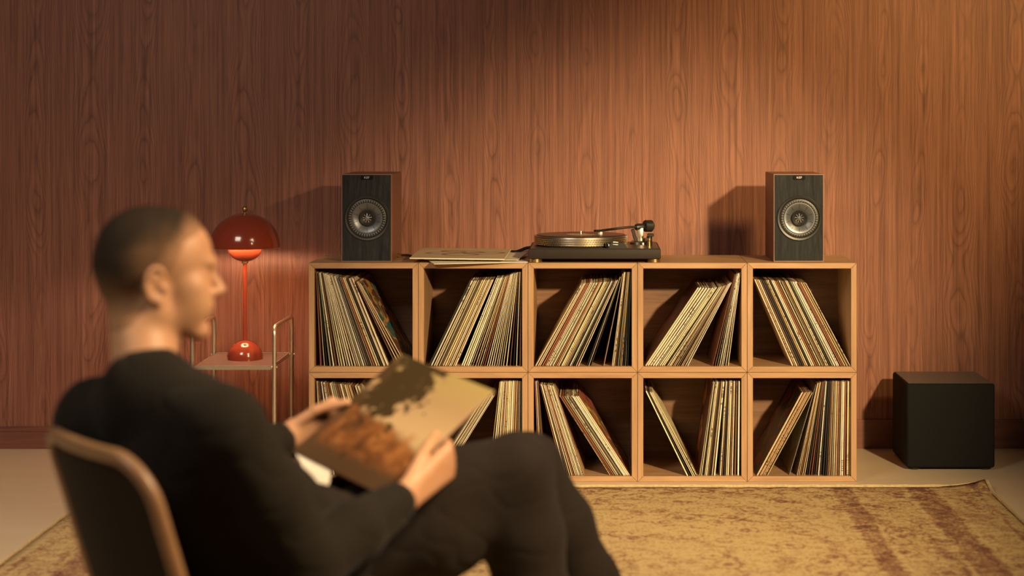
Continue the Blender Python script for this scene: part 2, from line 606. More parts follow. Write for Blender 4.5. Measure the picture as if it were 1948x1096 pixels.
for c in range(5):
    for r in range(2):
        cx, cz = X_L + PITCH * (c + 0.5), PITCH * (r + 0.5)
        cube = empty('record_cube', (cx, 0, cz - PITCH / 2), CUBE_LABEL[(c, r)], 'shelf cube', 'stacked wooden record cubes')
        for k, nm in enumerate(('bottom_panel', 'side_panel', 'top_panel', 'side_panel')):
            p = bpy.data.objects.new(nm, PANEL)
            COL.objects.link(p)
            p.parent = cube
            M = Matrix.Translation((0, 0, PITCH / 2)) @ Matrix.Rotation(k * math.pi / 2, 4, 'Y') @ Matrix.Translation((0, 0, -half))
            p.matrix_local = M
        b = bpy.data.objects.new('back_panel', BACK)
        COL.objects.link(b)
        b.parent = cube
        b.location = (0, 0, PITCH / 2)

# ------------------------------------------------------------------ records in the cubes
LP = 0.3135


def sleeve_mesh():
    """one record jacket: thickness 1 (scaled per copy) along X, spine at Y = 0, standing on Z = 0"""
    bm = bmesh.new()
    prof = [(-0.36, 0.0), (0.36, 0.0), (0.5, 0.0022), (0.5, LP * 0.5), (0.46, LP), (-0.46, LP), (-0.5, LP * 0.5), (-0.5, 0.0022)]
    lv = []
    for z, k in ((0.0, 0.86), (0.002, 1.0), (LP - 0.003, 1.0), (LP, 0.8)):
        lv.append([bm.verts.new((x * k, y + (0.0012 if z == LP and y < 0.01 else 0), z)) for x, y in prof])
    n = len(prof)
    for a, b in zip(lv[:-1], lv[1:]):
        for i in range(n):
            bm.faces.new((a[i], a[(i + 1) % n], b[(i + 1) % n], b[i]))
    bm.faces.new(lv[0][::-1])
    bm.faces.new(lv[-1])
    bmesh.ops.recalc_face_normals(bm, faces=bm.faces)
    me = bpy.data.meshes.new('record_sleeve')
    bm.to_mesh(me)
    bm.free()
    return me


SLEEVE = sleeve_mesh()
SLEEVE.materials.append(M_SLEEVE)
SLEEVE_COVER = {}
for k, m in M_COVER.items():
    SLEEVE_COVER[k] = SLEEVE.copy()
    SLEEVE_COVER[k].materials.clear()
    SLEEVE_COVER[k].materials.append(m)

TONES = [('cream', (0.66, 0.56, 0.36), 30), ('ivory', (0.82, 0.76, 0.60), 22), ('tan', (0.50, 0.33, 0.17), 14), ('brown', (0.17, 0.085, 0.045), 11),
         ('black', (0.028, 0.024, 0.02), 10), ('grey olive', (0.27, 0.25, 0.17), 8), ('rust', (0.30, 0.11, 0.05), 5)]
PLACE = {
    (0, 1): 'top cube under the speaker by the lamp', (1, 1): 'top cube under the beige sleeve', (2, 1): 'middle cube of the top row',
    (3, 1): 'top cube under the tonearm', (4, 1): 'top cube farthest from the lamp', (0, 0): 'bottom cube nearest the trolley',
    (1, 0): 'bottom cube behind the held album', (2, 0): 'middle cube of the bottom row', (3, 0): 'bottom cube with the wide gap', (4, 0): 'bottom cube beside the subwoofer'}
ORD = ['first', 'second', 'third', 'fourth', 'fifth', 'sixth', 'seventh', 'eighth', 'ninth', 'tenth', 'eleventh', 'twelfth', 'thirteenth', 'fourteenth',
       'fifteenth', 'sixteenth', 'seventeenth', 'eighteenth', 'nineteenth', 'twentieth']
COUNT = {}


def px_top(ox, l):
    return [(ox + b / 4.384, ox + t / 4.384, n) for b, t, n in l]


def px_bot(ox, l):
    return [(ox + b / 4.427, ox + t / 4.427, n) for b, t, n in l]


# per cube: bundles of (x at the foot, x at the top edge, number of records up to the next key)
BUNDLES = {
    (0, 1): [px_top(580, [(132, 92, 4), (240, 128, 4), (330, 170, 4), (420, 205, 4), (490, 248, 4), (560, 290, 3), (620, 335, 3), (690, 395, 0)]),
             px_top(580, [(765, 425, 3), (845, 462, 0)])],
    (1, 1): [px_top(580, [(1035, 1378, 4), (1120, 1450, 4), (1190, 1515, 4), (1255, 1570, 0)]),
             px_top(580, [(1310, 1600, 4), (1380, 1655, 4), (1465, 1692, 4), (1540, 1722, 3), (1600, 1745, 3), (1655, 1766, 2), (1712, 1782, 2), (1765, 1792, 1), (1795, 1804, 0)])],
    (2, 1): [px_top(1000, [(85, 470, 4), (160, 530, 4), (215, 585, 4), (275, 632, 4), (330, 685, 4), (385, 728, 3), (440, 765, 0)]),
             px_top(1000, [(512, 782, 2), (545, 797, 0)]), px_top(1000, [(652, 806, 0)]),
             px_top(1000, [(722, 820, 3), (760, 842, 3), (800, 858, 3), (850, 876, 0)])],
    (3, 1): [px_top(1000, [(1002, 1440, 5), (1085, 1530, 5), (1155, 1592, 5), (1215, 1640, 5), (1280, 1690, 4), (1350, 1735, 0)]),
             px_top(1000, [(1560, 1748, 2), (1600, 1768, 3), (1650, 1788, 2), (1690, 1800, 0)])],
    (4, 1): [px_top(1200, [(1350, 1035, 5), (1420, 1098, 5), (1490, 1160, 5), (1560, 1220, 5), (1630, 1290, 5), (1700, 1350, 5), (1770, 1408, 4), (1832, 1462, 0)])],
    (0, 0): [px_bot(580, [(125, 92, 5), (220, 128, 4), (320, 170, 4), (410, 232, 4), (500, 300, 4), (600, 375, 3), (700, 450, 0)])],
    (1, 0): [px_bot(580, [(1080, 1505, 4), (1130, 1552, 4), (1178, 1596, 0)]),
             px_bot(580, [(1550, 1640, 3), (1620, 1676, 4), (1690, 1724, 4), (1760, 1786, 3), (1815, 1824, 0)])],
    (2, 0): [px_bot(1000, [(112, 80, 3), (158, 104, 0)]), px_bot(1000, [(320, 122, 5), (390, 165, 5), (445, 205, 4), (492, 240, 0)]),
             px_bot(1000, [(712, 278, 4), (775, 345, 4), (830, 398, 3), (872, 442, 0)])],
    (3, 0): [px_bot(1000, [(1362, 1014, 2), (1406, 1045, 2), (1438, 1067, 0)]),
             px_bot(1000, [(1468, 1580, 3), (1510, 1605, 3), (1550, 1640, 2), (1590, 1668, 0)]),
             px_bot(1000, [(1640, 1690, 3), (1690, 1722, 3), (1740, 1760, 2), (1790, 1800, 0)])],
    (4, 0): [px_bot(1200, [(1062, 1440, 3), (1105, 1482, 3), (1150, 1528, 0)]), px_bot(1200, [(1338, 1500, 0)]),
             px_bot(1200, [(1400, 1545, 3), (1448, 1568, 3), (1500, 1598, 3), (1560, 1632, 4), (1640, 1680, 4), (1710, 1732, 4), (1780, 1794, 3), (1846, 1850, 0)])],
}
SPECIAL = {((0, 1), 1, -1): ('teal', 'record sleeve with a teal and brown printed cover leaning under the lamp-side speaker'),
           ((3, 1), 0, 0): ('maroon', 'dark maroon record cover leaning outermost in the top cube under the tonearm'),
           ((3, 0), 1, 0): ('orange', 'maroon record cover with orange figures standing in the gap of a bottom cube'),
           ((4, 0), 0, 0): ('green', 'dark green and red record cover leaning in the cube beside the subwoofer'),
           ((2, 0), 2, -1): ('redyellow', 'red and yellow record cover leaning outermost in the middle bottom cube')}
D_REC = 6.014
for key in sorted(BUNDLES):
    zf = key[1] * PITCH + 0.0006 + TH
    seq = []                                   # (foot x, top x, bundle, index, last?)
    for bi, keys in enumerate(BUNDLES[key]):
        lst = []
        for (b0, t0, n), nxt in zip(keys, keys[1:] + [None]):
            n = max(1, round(n * 0.88)) if n else 0
            lst.append((b0, t0))
            for k in range(1, n if nxt else 0):
                f = k / n + random.uniform(-0.12, 0.12) / max(n, 1)
                lst.append((b0 + (nxt[0] - b0) * f, t0 + (nxt[1] - t0) * f))
        for i, (b, t) in enumerate(lst):
            seq.append(((b - 1138) * D_REC / F_PX, (t - 1138) * D_REC / F_PX, bi, i, i == len(lst) - 1))
    data = []
    for (xb, xt, bi, i, last) in seq:
        data.append([xb, math.asin(max(-0.95, min(0.95, (xt - xb) / LP))), bi, i, last])
    # thickness from the space the neighbours leave at foot and top

    def gap(a, b):
        th = 0.5 * (a[1] + b[1])
        foot = (b[0] - a[0]) * math.cos(th)
        top = (b[0] + LP * math.sin(b[1]) - a[0] - LP * math.sin(a[1])) * math.cos(th) - abs(math.cos(a[1]) - math.cos(b[1])) * LP * abs(math.sin(th))
        return min(foot, top)
    wl_ = X_L + PITCH * key[0] + 0.0006 + TH + 0.0045
    wr_ = X_L + PITCH * (key[0] + 1) - 0.0006 - TH - 0.002
    for d in data:
        d[0] = min(max(d[0], wl_), wr_)
        d[1] = math.asin((min(max(d[0] + LP * math.sin(d[1]), wl_), wr_) - d[0]) / LP)
    for a_, b_ in zip(data[:-1], data[1:]):
        for _ in range(60):
            if gap(a_, b_) >= 0.0021:
                break
            if b_[0] - a_[0] < 0.0023:
                b_[0] += 0.0004
            else:
                b_[1] += 0.0025
    for a_, b_ in zip(data[-2::-1], data[:0:-1]):
        b_[0] = min(b_[0], wr_)
        b_[1] = math.asin((min(b_[0] + LP * math.sin(b_[1]), wr_) - b_[0]) / LP)
        for _ in range(60):
            if gap(a_, b_) >= 0.0020:
                break
            if b_[0] - a_[0] < 0.0022:
                a_[0] -= 0.0004
            else:
                a_[1] -= 0.0025
    for j, d in enumerate(data):
        g = [gap(data[j - 1], d)] if j else []
        if j + 1 < len(data):
            g.append(gap(d, data[j + 1]))
        t = max(0.0013, min(0.0052, 0.84 * min(g)))
        xb, th, bi, i, last = d
        sp = SPECIAL.get((key, bi, i)) or (SPECIAL.get((key, bi, -1)) if last else None)
        me = SLEEVE_COVER[sp[0]] if sp else SLEEVE
        o = bpy.data.objects.new('record_sleeve', me)
        COL.objects.link(o)
        yy = random.uniform(0.006, 0.020)
        if key == (3, 0) and bi == 0:
            yy -= 0.010
        o.location = (xb, yy, zf + 0.5 * t * abs(math.sin(th)) + 0.0004)
        o.rotation_euler = (0, th, random.uniform(-0.0008, 0.0008))
        o.scale = (t, 1, 1)
        if sp:
            tag(o, sp[1], 'record sleeve', 'records in the ' + PLACE[key])
        else:
            tones = TONES
            if key == (0, 0):
                tones = [(n_, c_, w_ * (3 if n_ in ('black', 'brown', 'grey olive') else 1)) for n_, c_, w_ in TONES]
            if key == (4, 0):
                tones = [(n_, c_, w_ * (2.5 if n_ in ('tan', 'brown', 'rust') else 1)) for n_, c_, w_ in TONES]
            if key == (3, 0) and bi == 0 and i > 1:
                tones = TONES[:2]
            nm, c, _ = random.choices(tones, weights=[x[2] for x in tones])[0]
            v = random.uniform(0.82, 1.12)
            o.color = (min(1, c[0] * v), min(1, c[1] * v * random.uniform(0.95, 1.05)), min(1, c[2] * v * random.uniform(0.85, 1.12)), 1)
            k_ = COUNT[(key, nm)] = COUNT.get((key, nm), 0) + 1
            tag(o, f'{ORD[k_ - 1]} {nm} sleeve from the lamp side, {PLACE[key]}', 'record sleeve', 'records in the ' + PLACE[key])

# ------------------------------------------------------------------ speakers
TOP = 2 * PITCH
M_CAB = plain('walnut_brown_lacquer', (0.20, 0.075, 0.045), 0.42, 0, 0.05)
M_CAB_EDGE = plain('cabinet_edge', (0.24, 0.115, 0.07), 0.4, 0, 0.05)
M_BAFFLE = wood('grey_ash_baffle', (0.0125, 0.0135, 0.0155), (0.0215, 0.0230, 0.0260), (0.036, 0.0380, 0.0420), rough=0.62, scale=3.2, axis=2, spec=0.12)
M_CONE = plain('anodised_cone', (0.15, 0.16, 0.18), 0.36, 0.6, 0.06)
M_RIB = plain('grey_surround_rib', (0.15, 0.16, 0.17), 0.4, 0.2, 0.06)
M_BADGE_INK = plain('badge_silver_print', (0.65, 0.63, 0.60), 0.35, 0.3)
SW, SH, SD = 0.168, 0.293, 0.300


def text_mesh(body, size):
    cu = bpy.data.curves.new('lettering', 'FONT')
    cu.body = body
    cu.size = size
    cu.align_x = 'CENTER'
    cu.align_y = 'CENTER'
    cu.extrude = 0.0003
    o = bpy.data.objects.new('lettering', cu)
    COL.objects.link(o)
    dg = bpy.context.evaluated_depsgraph_get()
    me = bpy.data.meshes.new_from_object(o.evaluated_get(dg))
    me.name = 'lettering'
    bpy.data.objects.remove(o)
    bpy.data.curves.remove(cu)
    return me


def make_speaker(loc, label):
    sp = empty('bookshelf_speaker', loc, label, 'speaker', 'pair of bookshelf speakers')
    bm = bmesh.new()
    box(bm, (0, SD / 2 + 0.018, SH / 2), (SW, SD - 0.028, SH), 0.0015, 1)
    finish('cabinet', bm, M_CAB, sp, smooth=False)
    bm = bmesh.new()
    for x in (-1, 1):
        box(bm, (x * (SW / 2 - 0.0014), 0.015, SH / 2), (0.0028, 0.033, SH))
    for z in (0.0014, SH - 0.0014):
        box(bm, (0, 0.015, z), (SW - 0.0058, 0.033, 0.0028))
    finish('edge_trim', bm, M_CAB_EDGE, sp, smooth=False)
    # baffle: a board with a round opening for the driver
    bm = bmesh.new()
    bw, bh, n, hz = SW / 2 - 0.003, SH / 2 - 0.003, 96, SH * 0.497
    rows = []
    for y in (-0.003, 0.012):
        ring = [bm.verts.new((0.002 + 0.0672 * math.cos(2 * math.pi * k / n), y, hz + 0.0672 * math.sin(2 * math.pi * k / n))) for k in range(n)]
        edge = []
        for k in range(n):
            c_, s_ = math.cos(2 * math.pi * k / n), math.sin(2 * math.pi * k / n)
            m_ = min(bw / max(abs(c_), 1e-6), bh / max(abs(s_), 1e-6))
            edge.append(bm.verts.new((c_ * m_, y, SH / 2 + s_ * m_)))
        corner = [bm.verts.new((sx_ * bw, y, SH / 2 + sz_ * bh)) for sx_, sz_ in ((1, 1), (-1, 1), (-1, -1), (1, -1))]
        rows.append((ring, edge, corner))
        for k in range(n):
            bm.faces.new((ring[k], ring[(k + 1) % n], edge[(k + 1) % n], edge[k]))
            a_, b_ = edge[k].co, edge[(k + 1) % n].co
            for cv in corner:
                if abs(abs(a_.x) - bw) < 1e-6 and abs(abs(b_.z - SH / 2) - bh) < 1e-6 or abs(abs(b_.x) - bw) < 1e-6 and abs(abs(a_.z - SH / 2) - bh) < 1e-6:
                    if (cv.co - a_).length < 0.05 and (cv.co - b_).length < 0.05:
                        bm.faces.new((edge[k], edge[(k + 1) % n], cv))
    for k in range(n):
        bm.faces.new((rows[0][0][k], rows[0][0][(k + 1) % n], rows[1][0][(k + 1) % n], rows[1][0][k]))
    finish('baffle', bm, M_BAFFLE, sp, smooth=False)
    # badge with lettering
    bm = bmesh.new()
    box(bm, (0.001, -0.0044, SH - 0.0115), (0.040, 0.003, 0.013), 0.0008, 1)
    badge = finish('badge', bm, M_BLACK_GLOSS, sp, smooth=False)
    lt = link('lettering', text_mesh('KEF', 0.0098), M_BADGE_INK, badge, smooth=False)
    lt.matrix_local = Matrix.Translation((0.001, -0.0062, SH - 0.0115)) @ Matrix.Rotation(R(90), 4, 'X') @ Matrix.Diagonal((1.15, 1, 1, 1))
    # coaxial driver; local Z of the lathe points out of the baffle
    C = Matrix.Translation((0.002, -0.003, SH * 0.497)) @ Matrix.Rotation(R(90), 4, 'X')
    bm = bmesh.new()
    lathe(bm, [(0.0755, 0.0), (0.0755, 0.0035), (0.0735, 0.0048), (0.0672, 0.0035), (0.0660, 0.0), (0.0660, -0.001), (0.0755, -0.001)], 72, C, True)
    finish('trim_ring', bm, M_BLACK, sp)
    bm = bmesh.new()
    lathe(bm, [(0.0662, 0.0030), (0.0640, 0.0008), (0.0600, 0.0020), (0.0545, 0.0022), (0.0515, 0.0006)], 72, C)
    sur = finish('surround', bm, M_BLACK, sp)
    bm = bmesh.new()
    for k in range(44):
        a = 2 * math.pi * k / 44
        Mx = C @ Matrix.Rotation(a, 4, 'Z') @ Matrix.Translation((0.0578, 0, 0.0024)) @ Matrix.Diagonal((0.0098, 0.0040, 0.0036, 1))
        bmesh.ops.create_uvsphere(bm, u_segments=8, v_segments=5, radius=0.5, matrix=Mx)
    finish('rib_ring', bm, M_RIB, sur)
    bm = bmesh.new()
    lathe(bm, [(0.0520, 0.0030), (0.0505, 0.0032), (0.0420, 0.0006), (0.0300, -0.0052), (0.0245, -0.0090)], 72, C)
    cone = finish('cone', bm, M_CONE, sp)
    bm = bmesh.new()
    for k in range(10):                         # fine moulded spokes on the cone
        a = 2 * math.pi * (k + 0.5) / 10
        p0 = C @ Vector((0.047 * math.cos(a), 0.047 * math.sin(a), 0.0026))
        p1 = C @ Vector((0.034 * math.cos(a), 0.034 * math.sin(a), -0.0024))
        tube(bm, [p0, p1], 0.0006, 6)
    finish('cone_spokes', bm, M_DARK_METAL, cone)
    bm = bmesh.new()
    lathe(bm, [(0.0262, -0.0085), (0.0262, 0.0004), (0.0245, 0.0016), (0.0190, -0.002), (0.0120, -0.0062), (0.0060, -0.0085), (0, -0.0085)], 48, C)
    tw = finish('waveguide', bm, M_BLACK, sp)
    bm = bmesh.new()
    lathe(bm, [(0.0098, -0.0082), (0.0090, -0.0045), (0.0060, -0.0020), (0, -0.0008)], 32, C)
    finish('tweeter_dome', bm, M_DARK_METAL, tw)
    bm = bmesh.new()
    for k in range(9):
        a = 2 * math.pi * k / 9 + 0.2
        p = [C @ Vector((r_ * math.cos(a), r_ * math.sin(a), z_)) for r_, z_ in ((0.0150, -0.0030), (0.0100, -0.0012), (0.0050, 0.0012), (0.0015, 0.0022))]
        tube(bm, p, [0.0017, 0.0014, 0.0010, 0.0007], 6)
    finish('tangerine_fins', bm, plain('fin_silver', (0.72, 0.78, 0.88), 0.3, 0.9), tw)
    return sp


make_speaker(((697.5 - 1138) * 6.05 / F_PX, 0.05, TOP), 'dark-fronted bookshelf speaker standing on the cube beside the red lamp')
make_speaker(((1519.5 - 1138) * 6.05 / F_PX, 0.05, TOP), 'dark-fronted bookshelf speaker standing on the cubes nearest the subwoofer')

# ------------------------------------------------------------------ turntable
TX = (1131 - 1138) * 5.99 / F_PX
tt = empty('turntable', (TX, -0.004, TOP), 'black turntable with brass-toned feet and platter on the middle cubes', 'turntable')
PW, PD, PZ0, PZ1 = 0.440, 0.345, 0.013, 0.0455
M_PLINTH = plain('dark_brown_plinth', (0.026, 0.018, 0.014), 0.62, 0, 0.06, spec=0.25)
M_DECK = plain('deck_plate', (0.060, 0.046, 0.036), 0.33, 0.3, 0.06)
bm = bmesh.new()
box(bm, (0, PD / 2, (PZ0 + PZ1) / 2), (PW, PD, PZ1 - PZ0), 0.003, 2)
pl = finish('plinth', bm, M_PLINTH, tt)
bm = bmesh.new()
box(bm, (0, PD / 2, PZ1 + 0.001), (PW - 0.012, PD - 0.012, 0.003), 0.001, 1)
finish('deck_plate', bm, M_DECK, pl)
for sx in (-1, 1):
    for y in (0.028, PD - 0.035):
        bm = bmesh.new()
        x = sx * (PW / 2 - 0.022) + (0.002 if sx < 0 else 0)
        lathe(bm, [(0, 0.0), (0.0205, 0.0), (0.0222, 0.0015), (0.0222, 0.0055), (0.0205, 0.0062), (0.0205, 0.0072), (0.0222, 0.0079), (0.0222, 0.0115), (0.019, 0.0135), (0, 0.0135)], 32, Matrix.Translation((x, y, 0)))
        finish('foot', bm, M_GOLD, tt)
PC = ((1105 - 1131) * 6.16 / F_PX, 0.168)
bm = bmesh.new()
z0 = PZ1 + 0.003
prof = [(0, z0), (0.150, z0), (0.1545, z0 + 0.004)]
for k in range(4):
    za = z0 + 0.0045 + k * 0.0062
    prof += [(0.1575 + k * 0.0004, za), (0.1580 + k * 0.0004, za + 0.0030), (0.1575 + k * 0.0004, za + 0.0044), (0.1560 + k * 0.0004, za + 0.0050), (0.1560 + k * 0.0004, za + 0.0058)]
prof += [(0.1600, z0 + 0.0300), (0.1590, z0 + 0.0330), (0.1560, z0 + 0.0335), (0, z0 + 0.0330)]
lathe(bm, prof, 96, Matrix.Translation((PC[0], PC[1], 0)))
pt = finish('platter', bm, M_BRUSHED, tt, angle=25)
bm = bmesh.new()                                 # strobe studs round the rim, one bead per dot
for k in range(4):
    zz = z0 + 0.0062 + k * 0.0062
    for i in range(110):
        a = 2 * math.pi * i / 110 + k * 0.02
        rr = 0.1578 + k * 0.0004
        box(bm, (PC[0] + rr * math.cos(a), PC[1] + rr * math.sin(a), zz), (0.0022, 0.0040, 0.0024), rot=Matrix.Rotation(a, 3, 'Z'))
st = finish('strobe_dots', bm, M_GOLD, pt, smooth=False)
st['kind'] = 'stuff'
zt = z0 + 0.0336
bm = bmesh.new()
lathe(bm, [(0, zt + 0.016), (0.0022, zt + 0.0155), (0.0036, zt + 0.013), (0.0036, zt), (0, zt)], 16, Matrix.Translation((PC[0], PC[1], 0)))
finish('spindle', bm, M_SILVER, pt)
# control corner: low dark block with a white square
bm = bmesh.new()
bx_ = (1163 - 1131) * 6.0 / F_PX
prism(bm, [(-0.006, 0), (0.056, 0), (0.040, 0.017), (0.002, 0.019), (-0.006, 0.012)], 0.010, 0.060, Matrix.Translation((bx_, 0, PZ1 + 0.0025)))
cb = finish('control_block', bm, M_BLACK, tt, smooth=False)
bm = bmesh.new()
box(bm, (bx_ + 0.014, 0.0125, PZ1 + 0.0185), (0.017, 0.0012, 0.012), 0.0004, 1, Matrix.Rotation(R(-32), 3, 'X') @ Matrix.Rotation(R(6), 3, 'Y'))
finish('start_button', bm, M_WHITE, cb, smooth=False)
bm = bmesh.new()
lathe(bm, [(0, 0), (0.009, 0), (0.009, 0.017), (0.0078, 0.019), (0, 0.019)], 24, Matrix.Translation((bx_ - 0.010, 0.018, PZ1 + 0.0025)))
finish('strobe_lamp', bm, M_BLACK_GLOSS, cb)
# tonearm
AX, AY = (1218 - 1131) * 6.2 / F_PX, 0.225
ab = Matrix.Translation((AX, AY, PZ1 + 0.0025))
bm = bmesh.new()
lathe(bm, [(0, 0), (0.036, 0), (0.036, 0.006), (0.030, 0.011), (0.020, 0.012), (0.020, 0.020), (0, 0.020)], 40, ab)
tb = finish('tonearm_base', bm, M_BRUSHED, tt)
bm = bmesh.new()
box(bm, (AX, AY, PZ1 + 0.036), (0.020, 0.026, 0.044), 0.002, 2)
finish('arm_pillar', bm, M_BRUSHED, tb)
bm = bmesh.new()
box(bm, (AX - 0.020, AY - 0.006, PZ1 + 0.030), (0.012, 0.020, 0.050), 0.002, 1, Matrix.Rotation(R(-16), 3, 'Y'))
finish('arm_lift', bm, M_BLACK, tb)
bm = bmesh.new()
lathe(bm, [(0, 0), (0.010, 0), (0.010, 0.028), (0.008, 0.030), (0, 0.030)], 24, Matrix.Translation((AX + 0.030, AY - 0.05, PZ1 + 0.0025)))
box(bm, (AX + 0.034, AY - 0.05, PZ1 + 0.036), (0.022, 0.018, 0.010), 0.001, 1)
finish('anti_skate_dial', bm, M_DARK_METAL, tb)
bm = bmesh.new()
lathe(bm, [(0, 0), (0.006, 0), (0.006, 0.016), (0.0075, 0.018), (0.0075, 0.026), (0, 0.026)], 20, Matrix.Translation((AX + 0.028, AY - 0.105, PZ1 + 0.0025)))
finish('pitch_knob', bm, M_GOLD, tb)
arm_z = PZ1 + 0.060
pv = Vector((AX + 0.002, AY, arm_z))
hs = Vector(((1146 - 1131) * 6.14 / F_PX, 0.150, PZ1 + 0.0535))
mid1 = pv.lerp(hs, 0.30) + Vector((0.0, 0.004, 0.003))
mid2 = pv.lerp(hs, 0.75) + Vector((0.004, 0.012, 0.001))
arm_pts = spline([pv, mid1, mid2, hs], 8)
bm = bmesh.new()
tube(bm, arm_pts, 0.0042, 10)
ta = finish('tonearm', bm, M_DARK_METAL, tt)
bm = bmesh.new()
d = (pv - mid1).normalized()
q = d.to_track_quat('Z', 'Y').to_matrix().to_4x4()
lathe(bm, [(0, -0.02), (0.010, -0.02), (0.0125, -0.012), (0.0125, 0.006), (0.009, 0.010), (0.007, 0.018), (0, 0.018)], 28, Matrix.Translation(pv) @ q)
finish('gimbal', bm, M_BLACK, ta)
bm = bmesh.new()
cw = pv + d * 0.028 + Vector((0, 0, 0.004))
lathe(bm, [(0, -0.014), (0.018, -0.014), (0.0205, -0.011), (0.0205, 0.004), (0.0205, 0.012), (0.018, 0.015), (0, 0.015)], 36, Matrix.Translation(cw) @ q)
finish('counterweight', bm, M_BLACK, ta)
bm = bmesh.new()
lathe(bm, [(0, 0.015), (0.015, 0.015), (0.013, 0.019), (0, 0.019)], 36, Matrix.Translation(cw) @ q)
finish('weight_cap', bm, M_BRUSHED, ta)
bm = bmesh.new()
hd = (hs - mid2).normalized()
ang = math.atan2(hd.y, hd.x)
box(bm, hs + hd * 0.012, (0.042, 0.016, 0.007), 0.001, 1, Matrix.Rotation(ang, 3, 'Z'))
hsh = finish('headshell', bm, M_BLACK, ta)
bm = bmesh.new()
box(bm, hs + hd * 0.010 + Vector((0, 0, -0.0085)), (0.011, 0.012, 0.011), 0.001, 1, Matrix.Rotation(ang, 3, 'Z'))
finish('cartridge', bm, M_WHITE, hsh, smooth=False)
# the disc that lies on the platter


def vinyl_material():
    t = NT('vinyl')
    s = t.sep(t.coords())
    r = t.math('SQRT', t.math('ADD', t.math('MULTIPLY', s[0], s[0]), t.math('MULTIPLY', s[1], s[1])))
    g = t.math('SINE', t.math('MULTIPLY', r, 4200.0))
    t.bump(g, 0.25, 0.0004)
    return t.out(t.ramp(r, [(0.05, (0.03, 0.022, 0.018)), (0.15, (0.016, 0.013, 0.012))]), 0.28, 0, 0.5)


disc = empty('vinyl_record', (TX + PC[0], -0.004 + PC[1], TOP + zt + 0.0004), 'black vinyl record with a tan label lying on the turntable platter', 'record')
bm = bmesh.new()
lathe(bm, [(0.0040, 0), (0.1500, 0), (0.1510, 0.0010), (0.1500, 0.0020), (0.0540, 0.0016), (0.0500, 0.0018), (0.0040, 0.0018)], 96, closed=True)
finish('disc', bm, vinyl_material(), disc, angle=25)
bm = bmesh.new()
lathe(bm, [(0.0040, 0.0019), (0.0500, 0.0019), (0.0500, 0.0022), (0.0040, 0.0022)], 64, closed=True)
finish('centre_label', bm, plain('tan_label', (0.55, 0.36, 0.20), 0.5), disc)

# ------------------------------------------------------------------ loose sleeves on the cubes


def leaf_cover():
    t = NT('beige_leaf_print')
    s = t.sep(t.coords())
    x, y = s[0], s[1]
    tot = None
    for cx, cy, a, b, ang in ((-0.055, 0.015, 0.075, 0.030, 25), (0.0, 0.045, 0.080, 0.036, -12), (0.075, 0.010, 0.075, 0.034, 15), (0.0, -0.040, 0.065, 0.040, 5)):
        c_, s_ = math.cos(R(ang)), math.sin(R(ang))
        X = t.math('SUBTRACT', x, cx)
        Y = t.math('SUBTRACT', y, cy)
        u = t.math('DIVIDE', t.math('ADD', t.math('MULTIPLY', X, c_), t.math('MULTIPLY', Y, s_)), a)
        v = t.math('DIVIDE', t.math('SUBTRACT', t.math('MULTIPLY', Y, c_), t.math('MULTIPLY', X, s_)), b)
        r = t.math('SQRT', t.math('ADD', t.math('MULTIPLY', u, u), t.math('MULTIPLY', v, v)))
        m = t.math('MULTIPLY', t.smooth(r, 0.62, 0.95), t.math('SUBTRACT', 1.0, t.smooth(r, 0.95, 1.04)))
        tot = m if tot is None else t.math('MAXIMUM', tot, m)
    nz = t.noise(t.coords(), 12, 3)
    base = t.ramp(nz, [(0.3, (0.50, 0.37, 0.22)), (0.7, (0.56, 0.42, 0.26))])
    col = t.mix(t.math('MULTIPLY', tot, 0.95), base, (0.20, 0.105, 0.055))
    col = t.mix(t.math('LESS_THAN', t.sep(t.coords())[2], 0.0014), col, (0.78, 0.70, 0.50))
    return t.out(col, 0.6, 0, 0.25)


def flat_sleeve(name, mat, loc, rot, thick, label):
    bm = bmesh.new()
    box(bm, (0, 0, 0), (0.315, 0.315, thick), 0.0007, 2)
    o = finish(name, bm, mat, None, smooth=False)
    o.location = loc
    o.rotation_euler = rot
    return tag(o, label, 'record sleeve', 'loose sleeves lying on the cubes')


sx = (885 - 1138) * 6.1 / F_PX
flat_sleeve('record_sleeve', M_WHITE, ((897 - 1138) * 6.05 / F_PX, 0.118, TOP + 0.0042), (R(1.0), 0, R(14)), 0.0022, 'white sleeve sticking out crookedly beneath the beige leaf-print sleeve')
flat_sleeve('record_sleeve', plain('cream_card', (0.70, 0.62, 0.46), 0.6), ((906 - 1138) * 6.12 / F_PX, 0.182, TOP + 0.0098), (R(0.8), 0, R(-4)), 0.0022,
            'cream sleeve poking out towards the turntable, under the beige leaf-print sleeve')
flat_sleeve('record_sleeve', leaf_cover(), ((877 - 1138) * 6.12 / F_PX, 0.150, TOP + 0.0190), (R(2.0), R(0.6), R(-1.5)), 0.0042, 'beige record sleeve printed with brown leaf shapes, lying on top')

